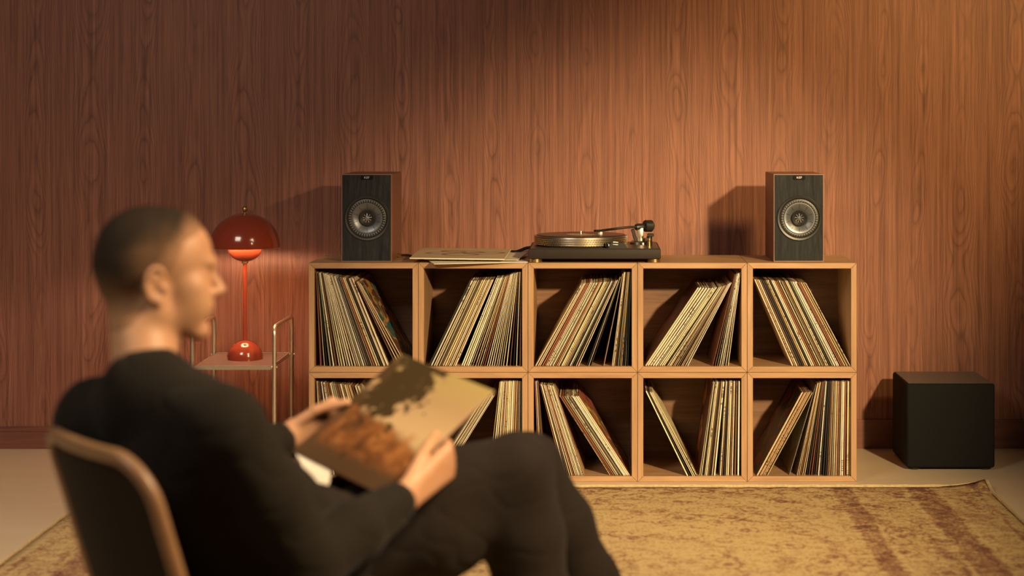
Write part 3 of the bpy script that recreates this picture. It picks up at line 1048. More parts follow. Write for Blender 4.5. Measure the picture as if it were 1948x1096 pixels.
# cables
cab = empty('speaker_cable', (0, 0, 0), 'black speaker cable with brass plugs behind the lamp-side speaker', 'cable')
bm = bmesh.new()
c0 = at(764, 487.0, 6.20)
c0.z = TOP + 0.010
tube(bm, spline([c0, c0 + Vector((0.025, -0.012, 0.001)), c0 + Vector((0.055, -0.045, -0.004)), c0 + Vector((0.10, -0.030, -0.0045))], 8), 0.0042, 8)
finish('cord', bm, M_RUBBER, cab)
for k in (0, 1):
    bm = bmesh.new()
    p0 = c0 + Vector((0.0, 0.006 * k, 0))
    tube(bm, [p0, p0 + Vector((-0.012, 0.004 + 0.006 * k, -0.001 + 0.003 * k)), p0 + Vector((-0.024, 0.004 + 0.010 * k, -0.002))], [0.0044, 0.0044, 0.0032], 8)
    finish('plug', bm, M_GOLD, cab)
bm = bmesh.new()
c1 = Vector((TX - PW / 2 - 0.002, 0.30, TOP + 0.026))
tube(bm, spline([c1 + Vector((0.0, 0.0, 0.004)), c1 + Vector((-0.02, 0.01, 0.0)), c1 + Vector((-0.05, 0.02, -0.012)), c1 + Vector((-0.075, 0.035, -0.0145)), c1 + Vector((-0.09, 0.075, -0.024)), c1 + Vector((-0.09, 0.10, -0.12))], 8), 0.0055, 8)
tag(finish('turntable_cable', bm, M_RUBBER), 'thick black cable leaving the side of the turntable', 'cable')

# ------------------------------------------------------------------ subwoofer


def fabric(name, c, rough=0.85):
    t = NT(name)
    co = t.coords()
    wv = t.noise(co, 520, 2, 0.6)
    col = t.ramp(wv, [(0.3, [x * 0.7 for x in c]), (0.7, [x * 1.25 for x in c])])
    t.bump(wv, 0.25, 0.0006)
    return t.out(col, rough, 0, 0.2)


SUBY = 0.20
sw = 168.5 * (6 + SUBY) / F_PX
sub = empty('subwoofer', ((1809 - 1138) * (6 + SUBY) / F_PX, SUBY, 0), 'black cube subwoofer with a grey top standing on the floor', 'subwoofer')
sh0, sh1 = 0.007, 0.298
bm = bmesh.new()
box(bm, (0, 0.152, (sh0 + sh1) / 2), (sw, 0.304, sh1 - sh0), 0.011, 4)
finish('body', bm, fabric('black_grille_cloth', (0.0085, 0.008, 0.0075)), sub)
bm = bmesh.new()
box(bm, (0, 0.152, sh1 - 0.0002), (sw - 0.016, 0.288, 0.0016), 0.0006, 1)
finish('top_plate', bm, plain('smoked_top_plate', (0.085, 0.075, 0.072), 0.34, 0, 0.05), sub, smooth=False)
for x in (-1, 1):
    for y in (0.03, 0.274):
        bm = bmesh.new()
        lathe(bm, [(0, 0), (0.017, 0), (0.019, 0.003), (0.019, 0.014), (0, 0.014)], 24, Matrix.Translation((x * (sw / 2 - 0.03), y, 0)))
        finish('foot', bm, M_RUBBER, sub)

# ------------------------------------------------------------------ trolley and lamp
TZ = CAM_Z - (696 - 230) * 6.10 / F_PX
xl, xr = (366 - 1138) * 6.10 / F_PX, (522 - 1138) * 6.10 / F_PX
yf, yb = 0.10, 0.445
tr = empty('trolley', ((xl + xr) / 2, (yf + yb) / 2, 0), 'chrome tube trolley with a mauve-grey shelf beside the record cubes', 'trolley')
hx, hy = (xr - xl) / 2, (yb - yf) / 2
HT = CAM_Z - (622 - 230) * 6.10 / F_PX
for s in (-1, 1):
    bm = bmesh.new()
    rb = 0.030
    pts = [(s * hx, -hy, 0.012), (s * hx, -hy, HT - rb)]
    for k in range(1, 9):
        a = math.pi / 2 * k / 8
        pts.append((s * hx, -hy + rb - rb * math.cos(a), HT - rb + rb * math.sin(a)))
    for k in range(0, 9):
        a = math.pi / 2 * k / 8
        pts.append((s * hx, hy - rb + rb * math.sin(a), HT - rb + rb * math.cos(a)))
    pts.append((s * hx, hy, 0.012))
    tube(bm, pts, 0.0072, 14)
    finish('frame_hoop', bm, M_CHROME, tr)
    for y in (-hy, hy):
        bm = bmesh.new()
        lathe(bm, [(0, 0), (0.010, 0), (0.0115, 0.003), (0.0115, 0.012), (0.0085, 0.016), (0, 0.016)], 20, Matrix.Translation((s * hx, y, 0)))
        finish('foot', bm, M_RUBBER, tr)
M_SHELF = plain('mauve_laminate', (0.185, 0.120, 0.108), 0.36, 0, 0.05)
for zz in (TZ, 0.085):
    bm = bmesh.new()
    box(bm, (0, 0, zz - 0.004), (2 * hx - 0.022, 2 * hy - 0.006, 0.008), 0.001, 1)
    sh = finish('shelf', bm, M_SHELF, tr, smooth=False)
    bm = bmesh.new()
    for y in (-hy - 0.001, hy + 0.001):
        prism(bm, [(-hx + 0.009, 0.0), (hx - 0.009, 0.0), (hx - 0.009, -0.008), (hx - 0.014, -0.014), (-hx + 0.014, -0.014), (-hx + 0.009, -0.008)], y - 0.002, y + 0.002, Matrix.Translation((0, 0, zz + 0.0008)))
    for x in (-hx + 0.0095, hx - 0.0095):
        box(bm, (x, 0, zz - 0.0062), (0.003, 2 * hy - 0.004, 0.0135))
    finish('edge_rail', bm, M_CHROME, sh, smooth=False)
    for s in (-1, 1):
        for y in (-hy, hy):
            bm = bmesh.new()
            lathe(bm, [(0, -0.012), (0.0028, -0.012), (0.0028, 0.0075), (0.0044, 0.0078), (0.0040, 0.0105), (0, 0.0112)], 14,
                  Matrix.Translation((s * hx, y, zz - 0.005)) @ Matrix.Rotation(s * R(90), 4, 'Y'))
            finish('bolt', bm, M_CHROME, sh)

LY = 0.27
lp = empty('table_lamp', ((466 - 1138) * 6.27 / F_PX, LY, TZ + 0.0004), 'glossy vermilion table lamp with a dome shade on the chrome trolley', 'lamp')
k27 = 6.27 / F_PX
bm = bmesh.new()
rb = 33.8 * k27
lathe(bm, [(0, 0), (rb, 0), (rb * 1.0, 0.004)] + [(rb * math.cos(a), 0.004 + 0.063 * math.sin(a)) for a in [math.pi / 2 * i / 16 for i in range(1, 16)]] + [(0, 0.067)], 64)
finish('base', bm, M_RED, lp)
zb = (685 - 472.5) * k27          # rim of the dome
bm = bmesh.new()
tube(bm, [(0, 0, 0.062), (0, 0, zb - 0.052)], 0.0072, 18)
finish('stem', bm, M_RED, lp)
bm = bmesh.new()
lathe(bm, [(0, zb - 0.056), (0.010, zb - 0.056), (0.0115, zb - 0.052), (0.0115, zb - 0.046), (0, zb - 0.046)], 24)
finish('collar', bm, M_GOLD, lp)
ro = 33.5 * k27                    # lower bowl
bm = bmesh.new()
outer = [(0.006, zb - 0.050)] + [(ro * math.sin(a), zb + 0.004 - 0.054 * math.cos(a)) for a in [math.pi / 2 * i / 14 for i in range(2, 15)]] + [(ro, zb + 0.006)]
inner = [(max(0.006, r_ - 0.0016), z_ + 0.0012) for r_, z_ in reversed(outer)]
lathe(bm, outer, 64)
bowl = finish('lower_bowl', bm, M_RED, lp)
bm = bmesh.new()
lathe(bm, [(ro, zb + 0.006)] + inner, 64)
finish('bowl_lining', bm, M_RED_IN, bowl)
rd, hd_ = 66 * k27, 65.5 * k27      # upper dome
bm = bmesh.new()
outer = [(rd * math.cos(a), zb + hd_ * math.sin(a) ** 0.94) for a in [math.pi / 2 * i / 24 for i in range(0, 24)]] + [(0.004, zb + hd_)]
lathe(bm, outer, 80)
dome = finish('upper_dome', bm, M_RED, lp)
bm = bmesh.new()
inner = [(max(0.003, r_ - 0.0022), z_ - (0.0015 if z_ > zb + 0.001 else 0)) for r_, z_ in outer]
lathe(bm, [(rd, zb - 0.0002)] + inner, 80)
finish('dome_lining', bm, M_RED_IN, dome)
bm = bmesh.new()
tube(bm, [(0, 0, zb + 0.012), (0, 0, zb + hd_ + 0.004)], 0.0035, 10)
finish('centre_rod', bm, M_GOLD, lp)
bm = bmesh.new()
lathe(bm, [(0, zb + hd_ - 0.001), (0.0055, zb + hd_ - 0.001), (0.0055, zb + hd_ + 0.004), (0.004, zb + hd_ + 0.005)] +
      [(0.0100 * math.sin(a), zb + hd_ + 0.0138 - 0.0100 * math.cos(a)) for a in [math.pi * i / 12 for i in range(2, 12)]] + [(0, zb + hd_ + 0.0238)], 24)
finish('finial', bm, M_GOLD, lp)
t = NT('glowing_bulb')
t.bsdf.inputs['Emission Color'].default_value = (1, 0.66, 0.36, 1)
t.bsdf.inputs['Emission Strength'].default_value = 9.0
bm = bmesh.new()
lathe(bm, [(0, -0.016), (0.008, -0.014), (0.014, -0.004), (0.015, 0.004), (0.011, 0.013), (0, 0.017)], 24, Matrix.Translation((0.026, 0.004, zb + 0.026)))
finish('bulb', bm, t.m, lp)
lamp('lamp_glow', 'POINT', (lp.location.x - 0.016, LY - 0.012, TZ + zb + 0.031), None, 11.0, (1, 0.72, 0.46), shadow_soft_size=0.012)

# ------------------------------------------------------------------ the held album
AL = [Vector(p) for p in ((-0.629, -2.276, 0.518), (-0.415, -2.504, 0.472), (-0.210, -2.348, 0.653), (-0.423, -2.120, 0.699))]
A_C = sum(AL, Vector()) / 4
A_U = (AL[1] - AL[0]).normalized()
A_V = (AL[3] - AL[0])
A_V = (A_V - A_U * A_V.dot(A_U)).normalized()
A_N = A_U.cross(A_V).normalized()
A_M = Matrix(((A_U.x, A_V.x, A_N.x, A_C.x), (A_U.y, A_V.y, A_N.y, A_C.y), (A_U.z, A_V.z, A_N.z, A_C.z), (0, 0, 0, 1)))


def album_cover():
    """an autumn landscape: dark tree before a pale sky, russet ground"""
    t = NT('autumn_landscape_print')
    co = t.coords()
    s = t.sep(co)
    u = t.math('ADD', t.math('DIVIDE', s[0], 0.315), 0.5)
    v = t.math('ADD', t.math('DIVIDE', s[1], 0.315), 0.5)
    n1 = t.noise(co, 17, 4, 0.62, 0.3)
    n2 = t.noise(co, 42, 3, 0.6)
    sky = t.ramp(v, [(0.25, (0.42, 0.30, 0.15)), (0.5, (0.47, 0.33, 0.17)), (0.75, (0.36, 0.24, 0.115)), (1.0, (0.34, 0.26, 0.09))])
    # russet ground rising towards the near corner
    gl = t.math('SUBTRACT', t.math('ADD', t.math('MULTIPLY', u, -0.22), 0.58), v)
    gl = t.math('ADD', gl, t.math('MULTIPLY', t.math('SUBTRACT', n1, 0.5), 0.30))
    ground = t.ramp(n1, [(0.34, (0.055, 0.028, 0.012)), (0.5, (0.20, 0.075, 0.022)), (0.64, (0.34, 0.15, 0.045))])
    col = t.mix(t.smooth(gl, -0.03, 0.06), sky, ground)
    low = t.math('ADD', t.math('SUBTRACT', 0.16, v), t.math('MULTIPLY', t.math('SUBTRACT', n1, 0.5), 0.25))
    col = t.mix(t.smooth(low, -0.06, 0.06), col, (0.075, 0.042, 0.020))
    # tree crown
    du = t.math('SUBTRACT', u, 0.27)
    dv = t.math('SUBTRACT', v, 0.82)
    rr = t.math('SQRT', t.math('ADD', t.math('MULTIPLY', du, t.math('MULTIPLY', du, 1.2)), t.math('MULTIPLY', dv, t.math('MULTIPLY', dv, 0.75))))
    leaf = t.math('SUBTRACT', t.math('ADD', t.math('MULTIPLY', n1, 1.05), t.math('MULTIPLY', n2, 0.45)), t.math('MULTIPLY', rr, 0.80))
    col = t.mix(t.smooth(leaf, 0.47, 0.55), col, (0.050, 0.032, 0.012))
    side = t.math('SUBTRACT', t.math('ADD', n1, 0.05), t.math('MULTIPLY', u, 2.6))
    col = t.mix(t.math('MULTIPLY', t.smooth(side, 0.28, 0.42), 0.8), col, (0.075, 0.042, 0.018))
    return t.out(col, 0.38, 0, 0.4)


def set_matrix(o, M):
    o.matrix_world = M
    return o


album = bpy.data.objects.new('album_jacket', None)
COL.objects.link(album)
album.matrix_world = A_M
tag(album, 'album jacket with an autumn tree landscape held by the seated man', 'record sleeve')
bm = bmesh.new()
box(bm, (0, 0, 0.0008), (0.315, 0.315, 0.0016), 0.0006, 1)
finish('front_cover', bm, album_cover(), album, smooth=False)
bm = bmesh.new()
box(bm, (0, 0.0, -0.0028), (0.314, 0.315, 0.0016), 0.0006, 1)
box(bm, (0.1564, 0, -0.0010), (0.0012, 0.312, 0.0024))
box(bm, (0, 0.1570, -0.0010), (0.314, 0.0012, 0.0024))
finish('back_cover', bm, plain('worn_brown_card', (0.22, 0.13, 0.06), 0.5, 0, 0.3, 30), album, smooth=False)
# the paper liner that sticks out of the near edge of the jacket
bm = bmesh.new()
out = [tuple(p)[:2] for p in spline([(-0.150, -0.1560, 0), (-0.115, -0.170, 0), (-0.060, -0.196, 0), (-0.022, -0.209, 0), (0.004, -0.206, 0), (0.008, -0.190, 0),
                                     (-0.012, -0.168, 0), (-0.040, -0.1500, 0), (-0.100, -0.146, 0)], 6, closed=True)]
a_ = [bm.verts.new((x, y, -0.0014)) for x, y in out]
b_ = [bm.verts.new((x, y, -0.0008)) for x, y in out]
bm.faces.new(a_)
bm.faces.new(b_)
for k in range(len(out)):
    bm.faces.new((a_[k], a_[(k + 1) % len(out)], b_[(k + 1) % len(out)], b_[k]))
lin = finish('paper_liner', bm, plain('liner_paper', (0.88, 0.82, 0.66), 0.7, 0, 0.04))
lin.matrix_world = A_M
tag(lin, 'rounded white paper liner peeping out below the held album', 'paper liner')

# ------------------------------------------------------------------ the chair
CF = Vector((0.79, 0.61, 0)).normalized()
CR = Vector((CF.y, -CF.x, 0))
REC = R(17)
C_TOP = Vector((-0.882, -2.880, 0.640))
C_UP = (Vector((0, 0, 1)) * math.cos(REC) - CF * math.sin(REC)).normalized()
C_N = CR.cross(C_UP).normalized()            # points forward or back; only used for thickness
chair = empty('lounge_chair', (C_TOP.x + CF.x * 0.3, C_TOP.y + CF.y * 0.3, 0), 'low chair with a dark back and tan rounded rim under the seated man', 'chair')
cinv = Matrix.Translation(-Vector(chair.location))


def cpt(a, b, c=0.0):
    """a to the side, b down from the top edge, c along the back's normal -> chair-local point"""
    curve = 0.030 * (1 - (a / 0.22) ** 2)      # the back is dished
    return cinv @ (C_TOP + CR * a - C_UP * b + CF * (c - curve + 0.015))


CHW, CHH, CRAD = 0.208, 0.36, 0.080
rim = []
for k in range(0, 9):
    a = math.pi / 2 * k / 8
    rim.append((-CHW + CRAD - CRAD * math.cos(a), CRAD - CRAD * math.sin(a)))
left_side = [(-CHW, CHH - i * (CHH - CRAD) / 8) for i in range(8)]
topside = [(-CHW + CRAD + i * (2 * CHW - 2 * CRAD) / 8, 0) for i in range(1, 8)]
right = [(-a, b) for a, b in reversed(rim)]
rside = [(CHW, b) for a, b in reversed(left_side)]
outline = left_side + rim + topside + right + rside
bm = bmesh.new()
tube(bm, [cpt(a, b) for a, b in outline], 0.0135, 12)
finish('back_rim', bm, plain('tan_beech', (0.25, 0.14, 0.066), 0.4, 0, 0.15, 20), chair)
bm = bmesh.new()
NU, NV = 20, 24
for c, flip in ((-0.006, False), (0.010, True)):
    g = []
    for j in range(NV + 1):
        b = 0.004 + (CHH - 0.008) * j / NV
        hw = CHW - 0.005
        if b < CRAD:
            hw = CHW - CRAD + math.sqrt(max(0, CRAD ** 2 - (CRAD - b) ** 2)) - 0.004
        g.append([bm.verts.new(cpt(hw * (2 * i / NU - 1), b, c)) for i in range(NU + 1)])
    for j in range(NV):
        for i in range(NU):
            bm.faces.new((g[j][i], g[j][i + 1], g[j + 1][i + 1], g[j + 1][i]))
finish('backrest', bm, fabric('dark_brown_upholstery', (0.014, 0.010, 0.006), 0.8), chair, angle=None)
bm = bmesh.new()
S0 = C_TOP - C_UP * (CHH - 0.01)
SZ = S0.z
cen = S0 + CF * 0.235
rotc = Matrix.Rotation(math.atan2(CF.y, CF.x), 3, 'Z') @ Matrix.Rotation(R(-3), 3, 'Y')
box(bm, cinv @ Vector((cen.x, cen.y, SZ - 0.006)), (0.46, 0.45, 0.035), 0.014, 3, rotc)
finish('seat', bm, fabric('dark_brown_seat', (0.030, 0.020, 0.012), 0.7), chair)
for s in (-1, 1):
    for f0, f1 in ((0.02, -0.05), (0.44, 0.49)):
        bm = bmesh.new()
        a = S0 + CF * f0 + CR * (s * 0.20)
        b = S0 + CF * f1 + CR * (s * 0.225)
        tube(bm, [cinv @ Vector((a.x, a.y, SZ - 0.02)), cinv @ Vector((b.x, b.y, 0.0100))], [0.013, 0.010], 12)
        finish('leg', bm, bpy.data.materials['tan_beech'], chair)


# ------------------------------------------------------------------ the seated man: a distance field turned into one mesh
class Field:
    def __init__(self, lo, hi, vox):
        self.lo = np.array(lo, float)
        self.v = vox
        n = np.ceil((np.array(hi) - self.lo) / vox).astype(int) + 1
        self.n = n
        self.f = np.full(n, 0.2, np.float32)

    def block(self, lo, hi):
        i0 = np.maximum(0, np.floor((np.array(lo) - self.lo) / self.v).astype(int))
        i1 = np.minimum(self.n, np.ceil((np.array(hi) - self.lo) / self.v).astype(int) + 1)
        if np.any(i1 <= i0):
            return None, None
        ax = [self.lo[k] + self.v * np.arange(i0[k], i1[k]) for k in range(3)]
        X = np.meshgrid(*ax, indexing='ij')
        return tuple(slice(a, b) for a, b in zip(i0, i1)), np.stack(X, -1)

    def put(self, sl, d, k, sub=False):
        f = self.f[sl]
        if sub:
            d = -d
            h = np.clip(0.5 - 0.5 * (f - d) / k, 0, 1)
            self.f[sl] = f + (d - f) * h + k * h * (1 - h)
        else:
            h = np.clip(0.5 + 0.5 * (f - d) / k, 0, 1)
            self.f[sl] = f + (d - f) * h - k * h * (1 - h)

    def cone(self, a, b, ra, rb, k=0.012, sub=False):
        a, b = np.array(a, float), np.array(b, float)
        m = max(ra, rb) + 3 * k + 2 * self.v
        sl, P = self.block(np.minimum(a, b) - m, np.maximum(a, b) + m)
        if sl is None:
            return
        ab = b - a
        L = ab @ ab + 1e-12
        t = np.clip(((P - a) @ ab) / L, 0, 1)
        d = np.linalg.norm(P - a - t[..., None] * ab, axis=-1) - (ra + (rb - ra) * t)
        self.put(sl, d.astype(np.float32), k, sub)

    def chain(self, pts, rs, k=0.012):
        for i in range(len(pts) - 1):
            self.cone(pts[i], pts[i + 1], rs[i], rs[i + 1], k)

    def ell(self, c, r, B=None, k=0.012, sub=False):
        c, r = np.array(c, float), np.array(r, float)
        m = max(r) + 3 * k + 2 * self.v
        sl, P = self.block(c - m, c + m)
        if sl is None:
            return
        q = P - c
        if B is not None:
            q = q @ np.array(B, float).T       # rows of B: the ellipsoid's axes
        k0 = np.linalg.norm(q / r, axis=-1)
        k1 = np.linalg.norm(q / (r * r), axis=-1) + 1e-9
        d = k0 * (k0 - 1.0) / k1
        self.put(sl, d.astype(np.float32), k, sub)

    def mesh(self):
        f = self.f
        n = self.n
        ins = f < 0
        c = sum(ins[i:n[0] - 1 + i, j:n[1] - 1 + j, l:n[2] - 1 + l].astype(np.int8) for i in (0, 1) for j in (0, 1) for l in (0, 1))
        cells = np.argwhere((c > 0) & (c < 8))
        idx = -np.ones(n - 1, np.int64)
        idx[tuple(cells.T)] = np.arange(len(cells))
        acc = np.zeros((len(cells), 3))
        cnt = np.zeros(len(cells))
        corners = [(i, j, l) for i in (0, 1) for j in (0, 1) for l in (0, 1)]
        for p in corners:
            for ax in range(3):
                if p[ax]:
                    continue
                q = list(p)
                q[ax] = 1
                a = f[tuple((cells + p).T)]
                b = f[tuple((cells + q).T)]
                m = (a < 0) != (b < 0)
                t = np.where(m, a / np.where(a - b == 0, 1, a - b), 0)
                pos = cells + np.array(p, float)
                pos[:, ax] += t
                acc[m] += pos[m]
                cnt[m] += 1
        V = self.lo + self.v * acc / cnt[:, None]
        quads = []
        for ax in range(3):
            u, w_ = (ax + 1) % 3, (ax + 2) % 3
            s0 = [slice(None)] * 3
            s1 = [slice(None)] * 3
            s0[ax] = slice(0, -1)
            s1[ax] = slice(1, None)
            a, b = ins[tuple(s0)], ins[tuple(s1)]
            e = np.argwhere(a != b)
            e = e[(e[:, u] > 0) & (e[:, w_] > 0) & (e[:, u] < n[u] - 1) & (e[:, w_] < n[w_] - 1)]
            sgn = a[tuple(e.T)]
            du = np.zeros(3, int)
            dw = np.zeros(3, int)
            du[u] = 1
            dw[w_] = 1
            q = np.stack([idx[tuple((e - du - dw).T)], idx[tuple((e - dw).T)], idx[tuple(e.T)], idx[tuple((e - du).T)]], 1)
            q[~sgn] = q[~sgn][:, ::-1]
            quads.append(q)
        Q = np.concatenate(quads)
        Q = Q[(Q >= 0).all(1)]
        return V, Q

    def sample(self, P):
        g = (P - self.lo) / self.v
        i = np.clip(np.floor(g).astype(int), 0, self.n - 2)
        t = g - i
        r = 0
        for a in (0, 1):
            for b in (0, 1):
                for c in (0, 1):
                    wt = (t[:, 0] if a else 1 - t[:, 0]) * (t[:, 1] if b else 1 - t[:, 1]) * (t[:, 2] if c else 1 - t[:, 2])
                    r = r + wt * self.f[i[:, 0] + a, i[:, 1] + b, i[:, 2] + c]
        return r


def vq_mesh(name, V, Q, mat, parent, relax=2):
    # a few relaxation passes take the grid pattern out of the surface
    E = np.concatenate([Q[:, [0, 1]], Q[:, [1, 2]], Q[:, [2, 3]], Q[:, [3, 0]]])
    for lam in [0.5, -0.52] * relax:
        acc = np.zeros_like(V)
        cnt = np.zeros(len(V))
        np.add.at(acc, E[:, 0], V[E[:, 1]])
        np.add.at(cnt, E[:, 0], 1)
        np.add.at(acc, E[:, 1], V[E[:, 0]])
        np.add.at(cnt, E[:, 1], 1)
        V = V + lam * (acc / cnt[:, None] - V)
    me = bpy.data.meshes.new(name)
    me.vertices.add(len(V))
    me.vertices.foreach_set('co', V.astype(np.float32).ravel())
    me.loops.add(4 * len(Q))
    me.loops.foreach_set('vertex_index', Q.astype(np.int32).ravel())
    me.polygons.add(len(Q))
    me.polygons.foreach_set('loop_start', np.arange(0, 4 * len(Q), 4, dtype=np.int32))
    me.polygons.foreach_set('loop_total', np.full(len(Q), 4, np.int32))
    me.update(calc_edges=True)
    me.validate()
    return link(name, me, mat, parent, True, None)


def A(v):
    return np.array(v, float)


def unit(v):
    v = A(v)
    return v / np.linalg.norm(v)


# skeleton (metres, world)
PEL = A((-0.590, -2.500, 0.385))
C7 = A((-0.806, -2.785, 0.708))
R_SH, L_SH = A((-0.640, -2.900, 0.664)), A((-0.932, -2.650, 0.642))
R_EL, R_WR = A((-0.515, -2.790, 0.415)), A((-0.372, -2.560, 0.478))
L_EL, L_WR = A((-0.835, -2.455, 0.470)), A((-0.650, -2.222, 0.538))
R_HIP, L_HIP = A((-0.530, -2.410, 0.370)), A((-0.590, -2.270, 0.370))
R_KN, L_KN = A((-0.166, -2.335, 0.495)), A((-0.150, -2.135, 0.460))
R_AN, L_AN = A((-0.120, -2.310, 0.095)), A((0.015, -2.070, 0.095))
RD = unit((0.72, -0.69, 0.0))
TA = unit(C7 - PEL)
TN = unit(np.cross(TA, RD))                   # out of the chest
RD = unit(np.cross(TN, TA))
TB = np.stack([RD, TA, TN])

# head frame
HC = A(at(303, 522, 3.30))
HYAW, HPITCH, HROLL = R(15), R(3), R(0)
hf = A((math.cos(HYAW) * math.cos(HPITCH), math.sin(HYAW) * math.cos(HPITCH), -math.sin(HPITCH)))
hl = unit(np.cross((0, 0, 1), hf))
hu = unit(np.cross(hf, hl))
HB = np.stack([hf, hl, hu])
HS = 1.025


def H(x, y, z):
    return HC + HS * (hf * x + hl * y + hu * z)


def rotb(B, ang, ax):
    """rows of B turned by ang about B's own axis ax"""
    i, j = [(1, 2), (2, 0), (0, 1)][ax]
    O = B.copy()
    c, s = math.cos(ang), math.sin(ang)
    O[i] = c * B[i] + s * B[j]
    O[j] = -s * B[i] + c * B[j]
    return O


def head_prims(f):
    S = HS
    f.ell(H(-0.016, 0, 0.030), A((0.094, 0.074, 0.086)) * S, HB, 0.02)
    f.ell(H(0.024, 0, 0.036), A((0.066, 0.064, 0.068)) * S, HB, 0.02)
    f.ell(H(-0.040, 0, 0.005), A((0.066, 0.068, 0.070)) * S, HB, 0.02)
    f.ell(H(0.036, 0, -0.030), A((0.054, 0.055, 0.068)) * S, HB, 0.02)
    f.ell(H(0.030, 0, -0.074), A((0.050, 0.050, 0.034)) * S, HB, 0.02)
    for s in (-1, 1):
        f.cone(H(-0.002, s * 0.053, -0.060), H(0.066, s * 0.020, -0.096), 0.018 * S, 0.016 * S, 0.018)
        f.cone(H(-0.004, s * 0.060, -0.025), H(-0.002, s * 0.055, -0.062), 0.016 * S, 0.016 * S, 0.02)
        f.ell(H(0.054, s * 0.040, -0.014), A((0.025, 0.021, 0.020)) * S, HB, 0.018)
    for s in (-1, 1):
        f.ell(H(0.052, s * 0.033, -0.045), A((0.034, 0.026, 0.037)) * S, HB, 0.022)
    f.ell(H(0.074, 0, -0.098), A((0.019, 0.022, 0.017)) * S, HB, 0.014)
    f.cone(H(0.079, 0.030, 0.026), H(0.086, 0, 0.024), 0.010 * S, 0.011 * S, 0.012)
    f.cone(H(0.079, -0.030, 0.026), H(0.086, 0, 0.024), 0.010 * S, 0.011 * S, 0.012)
    for s in (-1, 1):                               # eye sockets, eyes, lids
        f.ell(H(0.094, s * 0.032, 0.006), A((0.014, 0.018, 0.011)) * S, HB, 0.008, True)
        f.ell(H(0.072, s * 0.031, 0.006), A((0.012, 0.014, 0.011)) * S, HB, 0.004)
    f.cone(H(0.086, 0, 0.014), H(0.1055, 0, -0.022), 0.0075 * S, 0.0105 * S, 0.010)
    f.ell(H(0.107, 0, -0.025), A((0.0105, 0.0105, 0.009)) * S, HB, 0.006)
    for s in (-1, 1):
        f.ell(H(0.094, s * 0.012, -0.029), A((0.011, 0.0075, 0.0075)) * S, HB, 0.005)
    f.ell(H(0.084, 0, -0.052), A((0.014, 0.024, 0.016)) * S, HB, 0.012)
    f.cone(H(0.090, 0.016, -0.0575), H(0.090, -0.016, -0.0575), 0.0058 * S, 0.0058 * S, 0.004)
    f.cone(H(0.088, 0.014, -0.0685), H(0.088, -0.014, -0.0685), 0.0062 * S, 0.0062 * S, 0.004)
    f.ell(H(0.0985, 0, -0.0632), A((0.006, 0.024, 0.0016)) * S, HB, 0.003, True)


def ear_prims(f):
    S = HS
    for s in (-1, 1):
        c = lambda u, w_, o: H(-0.006 - 0.004 * 0 + u, s * (0.0735 + o), -0.016 + w_)
        pts, rs = [], []
        for k in range(15):
            a = R(-150 + 300 * k / 14) + math.pi      # open towards the face
            u = 0.0165 * math.cos(a) - 0.002
            w_ = 0.0295 * math.sin(a) + 0.004 - 0.10 * u
            pts.append(c(u, w_, 0.004 - 0.55 * u + 0.002 * math.sin(a)))
            rs.append(0.0042 * S)
        f.chain(pts, rs, 0.003)
        f.ell(c(-0.002, 0.0, 0.003), A((0.015, 0.0055, 0.026)) * S, rotb(HB, s * R(-24), 2), 0.004)
        f.ell(c(0.004, -0.026, 0.003), A((0.0075, 0.0055, 0.0095)) * S, HB, 0.005)     # lobe
        f.ell(c(0.002, -0.003, 0.0105), A((0.0085, 0.008, 0.0135)) * S, HB, 0.003, True)   # concha
        f.ell(c(0.0145, -0.004, 0.003), A((0.0045, 0.004, 0.006)) * S, HB, 0.004)          # tragus


def hand_prims(f, W, K, thumb_tip, side, inward, normal, along, scale=1.0):
    """wrist W, knuckle centre K; four fingers curl under the jacket, the thumb lies on it"""
    W, K = A(W), A(K)
    n, inn, al = unit(normal), unit(inward), unit(along)
    hd = unit(K - W)
    rows = [K + n * 0.008 + al * 0.010, K - n * 0.010 + al * 0.004, K - n * 0.027 - al * 0.004, K - n * 0.042 - al * 0.013]
    wr = [W + n * 0.012, W + n * 0.004, W - n * 0.008, W - n * 0.017]
    for a, b, r in zip(wr, rows, (0.0145, 0.0145, 0.0140, 0.0125)):
        f.cone(a, b, r * 1.12, r * 0.86, 0.012)
    lens = [(0.040, 0.025, 0.020), (0.044, 0.029, 0.021), (0.041, 0.027, 0.020), (0.032, 0.021, 0.018)]
    for q, (p, ln) in enumerate(zip(rows, lens)):
        r0 = (0.0095, 0.0097, 0.0093, 0.0082)[q]
        under = -(0.0045 + r0)                    # depth of the finger pad below the sheet
        # heights measured from the sheet plane
        h0 = float((p - A(A_C)) @ n)
        d1 = unit(inn * 0.80 + al * 0.50)
        p1 = p + d1 * ln[0]
        p1 = p1 + n * (min(-0.016 - 0.004 * q, h0) - float((p1 - A(A_C)) @ n))
        d2 = unit(inn * 0.95 + al * (0.25 - 0.1 * q))
        p2 = p1 + d2 * ln[1]
        p2 = p2 + n * (under - 0.002 - float((p2 - A(A_C)) @ n))
        d3 = unit(inn * 0.95 - al * 0.05)
        p3 = p2 + d3 * ln[2]
        p3 = p3 + n * (under - float((p3 - A(A_C)) @ n))
        f.chain([p, p1, p2, p3], [r0, r0 * 0.95, r0 * 0.88, r0 * 0.78], 0.0022)
    # thumb: leaves the side of the palm near its base
    tb = W + hd * 0.018 + n * 0.016
    t2 = np.array(thumb_tip)
    t1 = 0.5 * (tb + t2) + n * 0.010 - inn * 0.006
    f.cone(W + hd * 0.004, tb, 0.015, 0.0140, 0.010)
    f.chain([tb, t1, t2], [0.0135, 0.0112, 0.0085], 0.004)


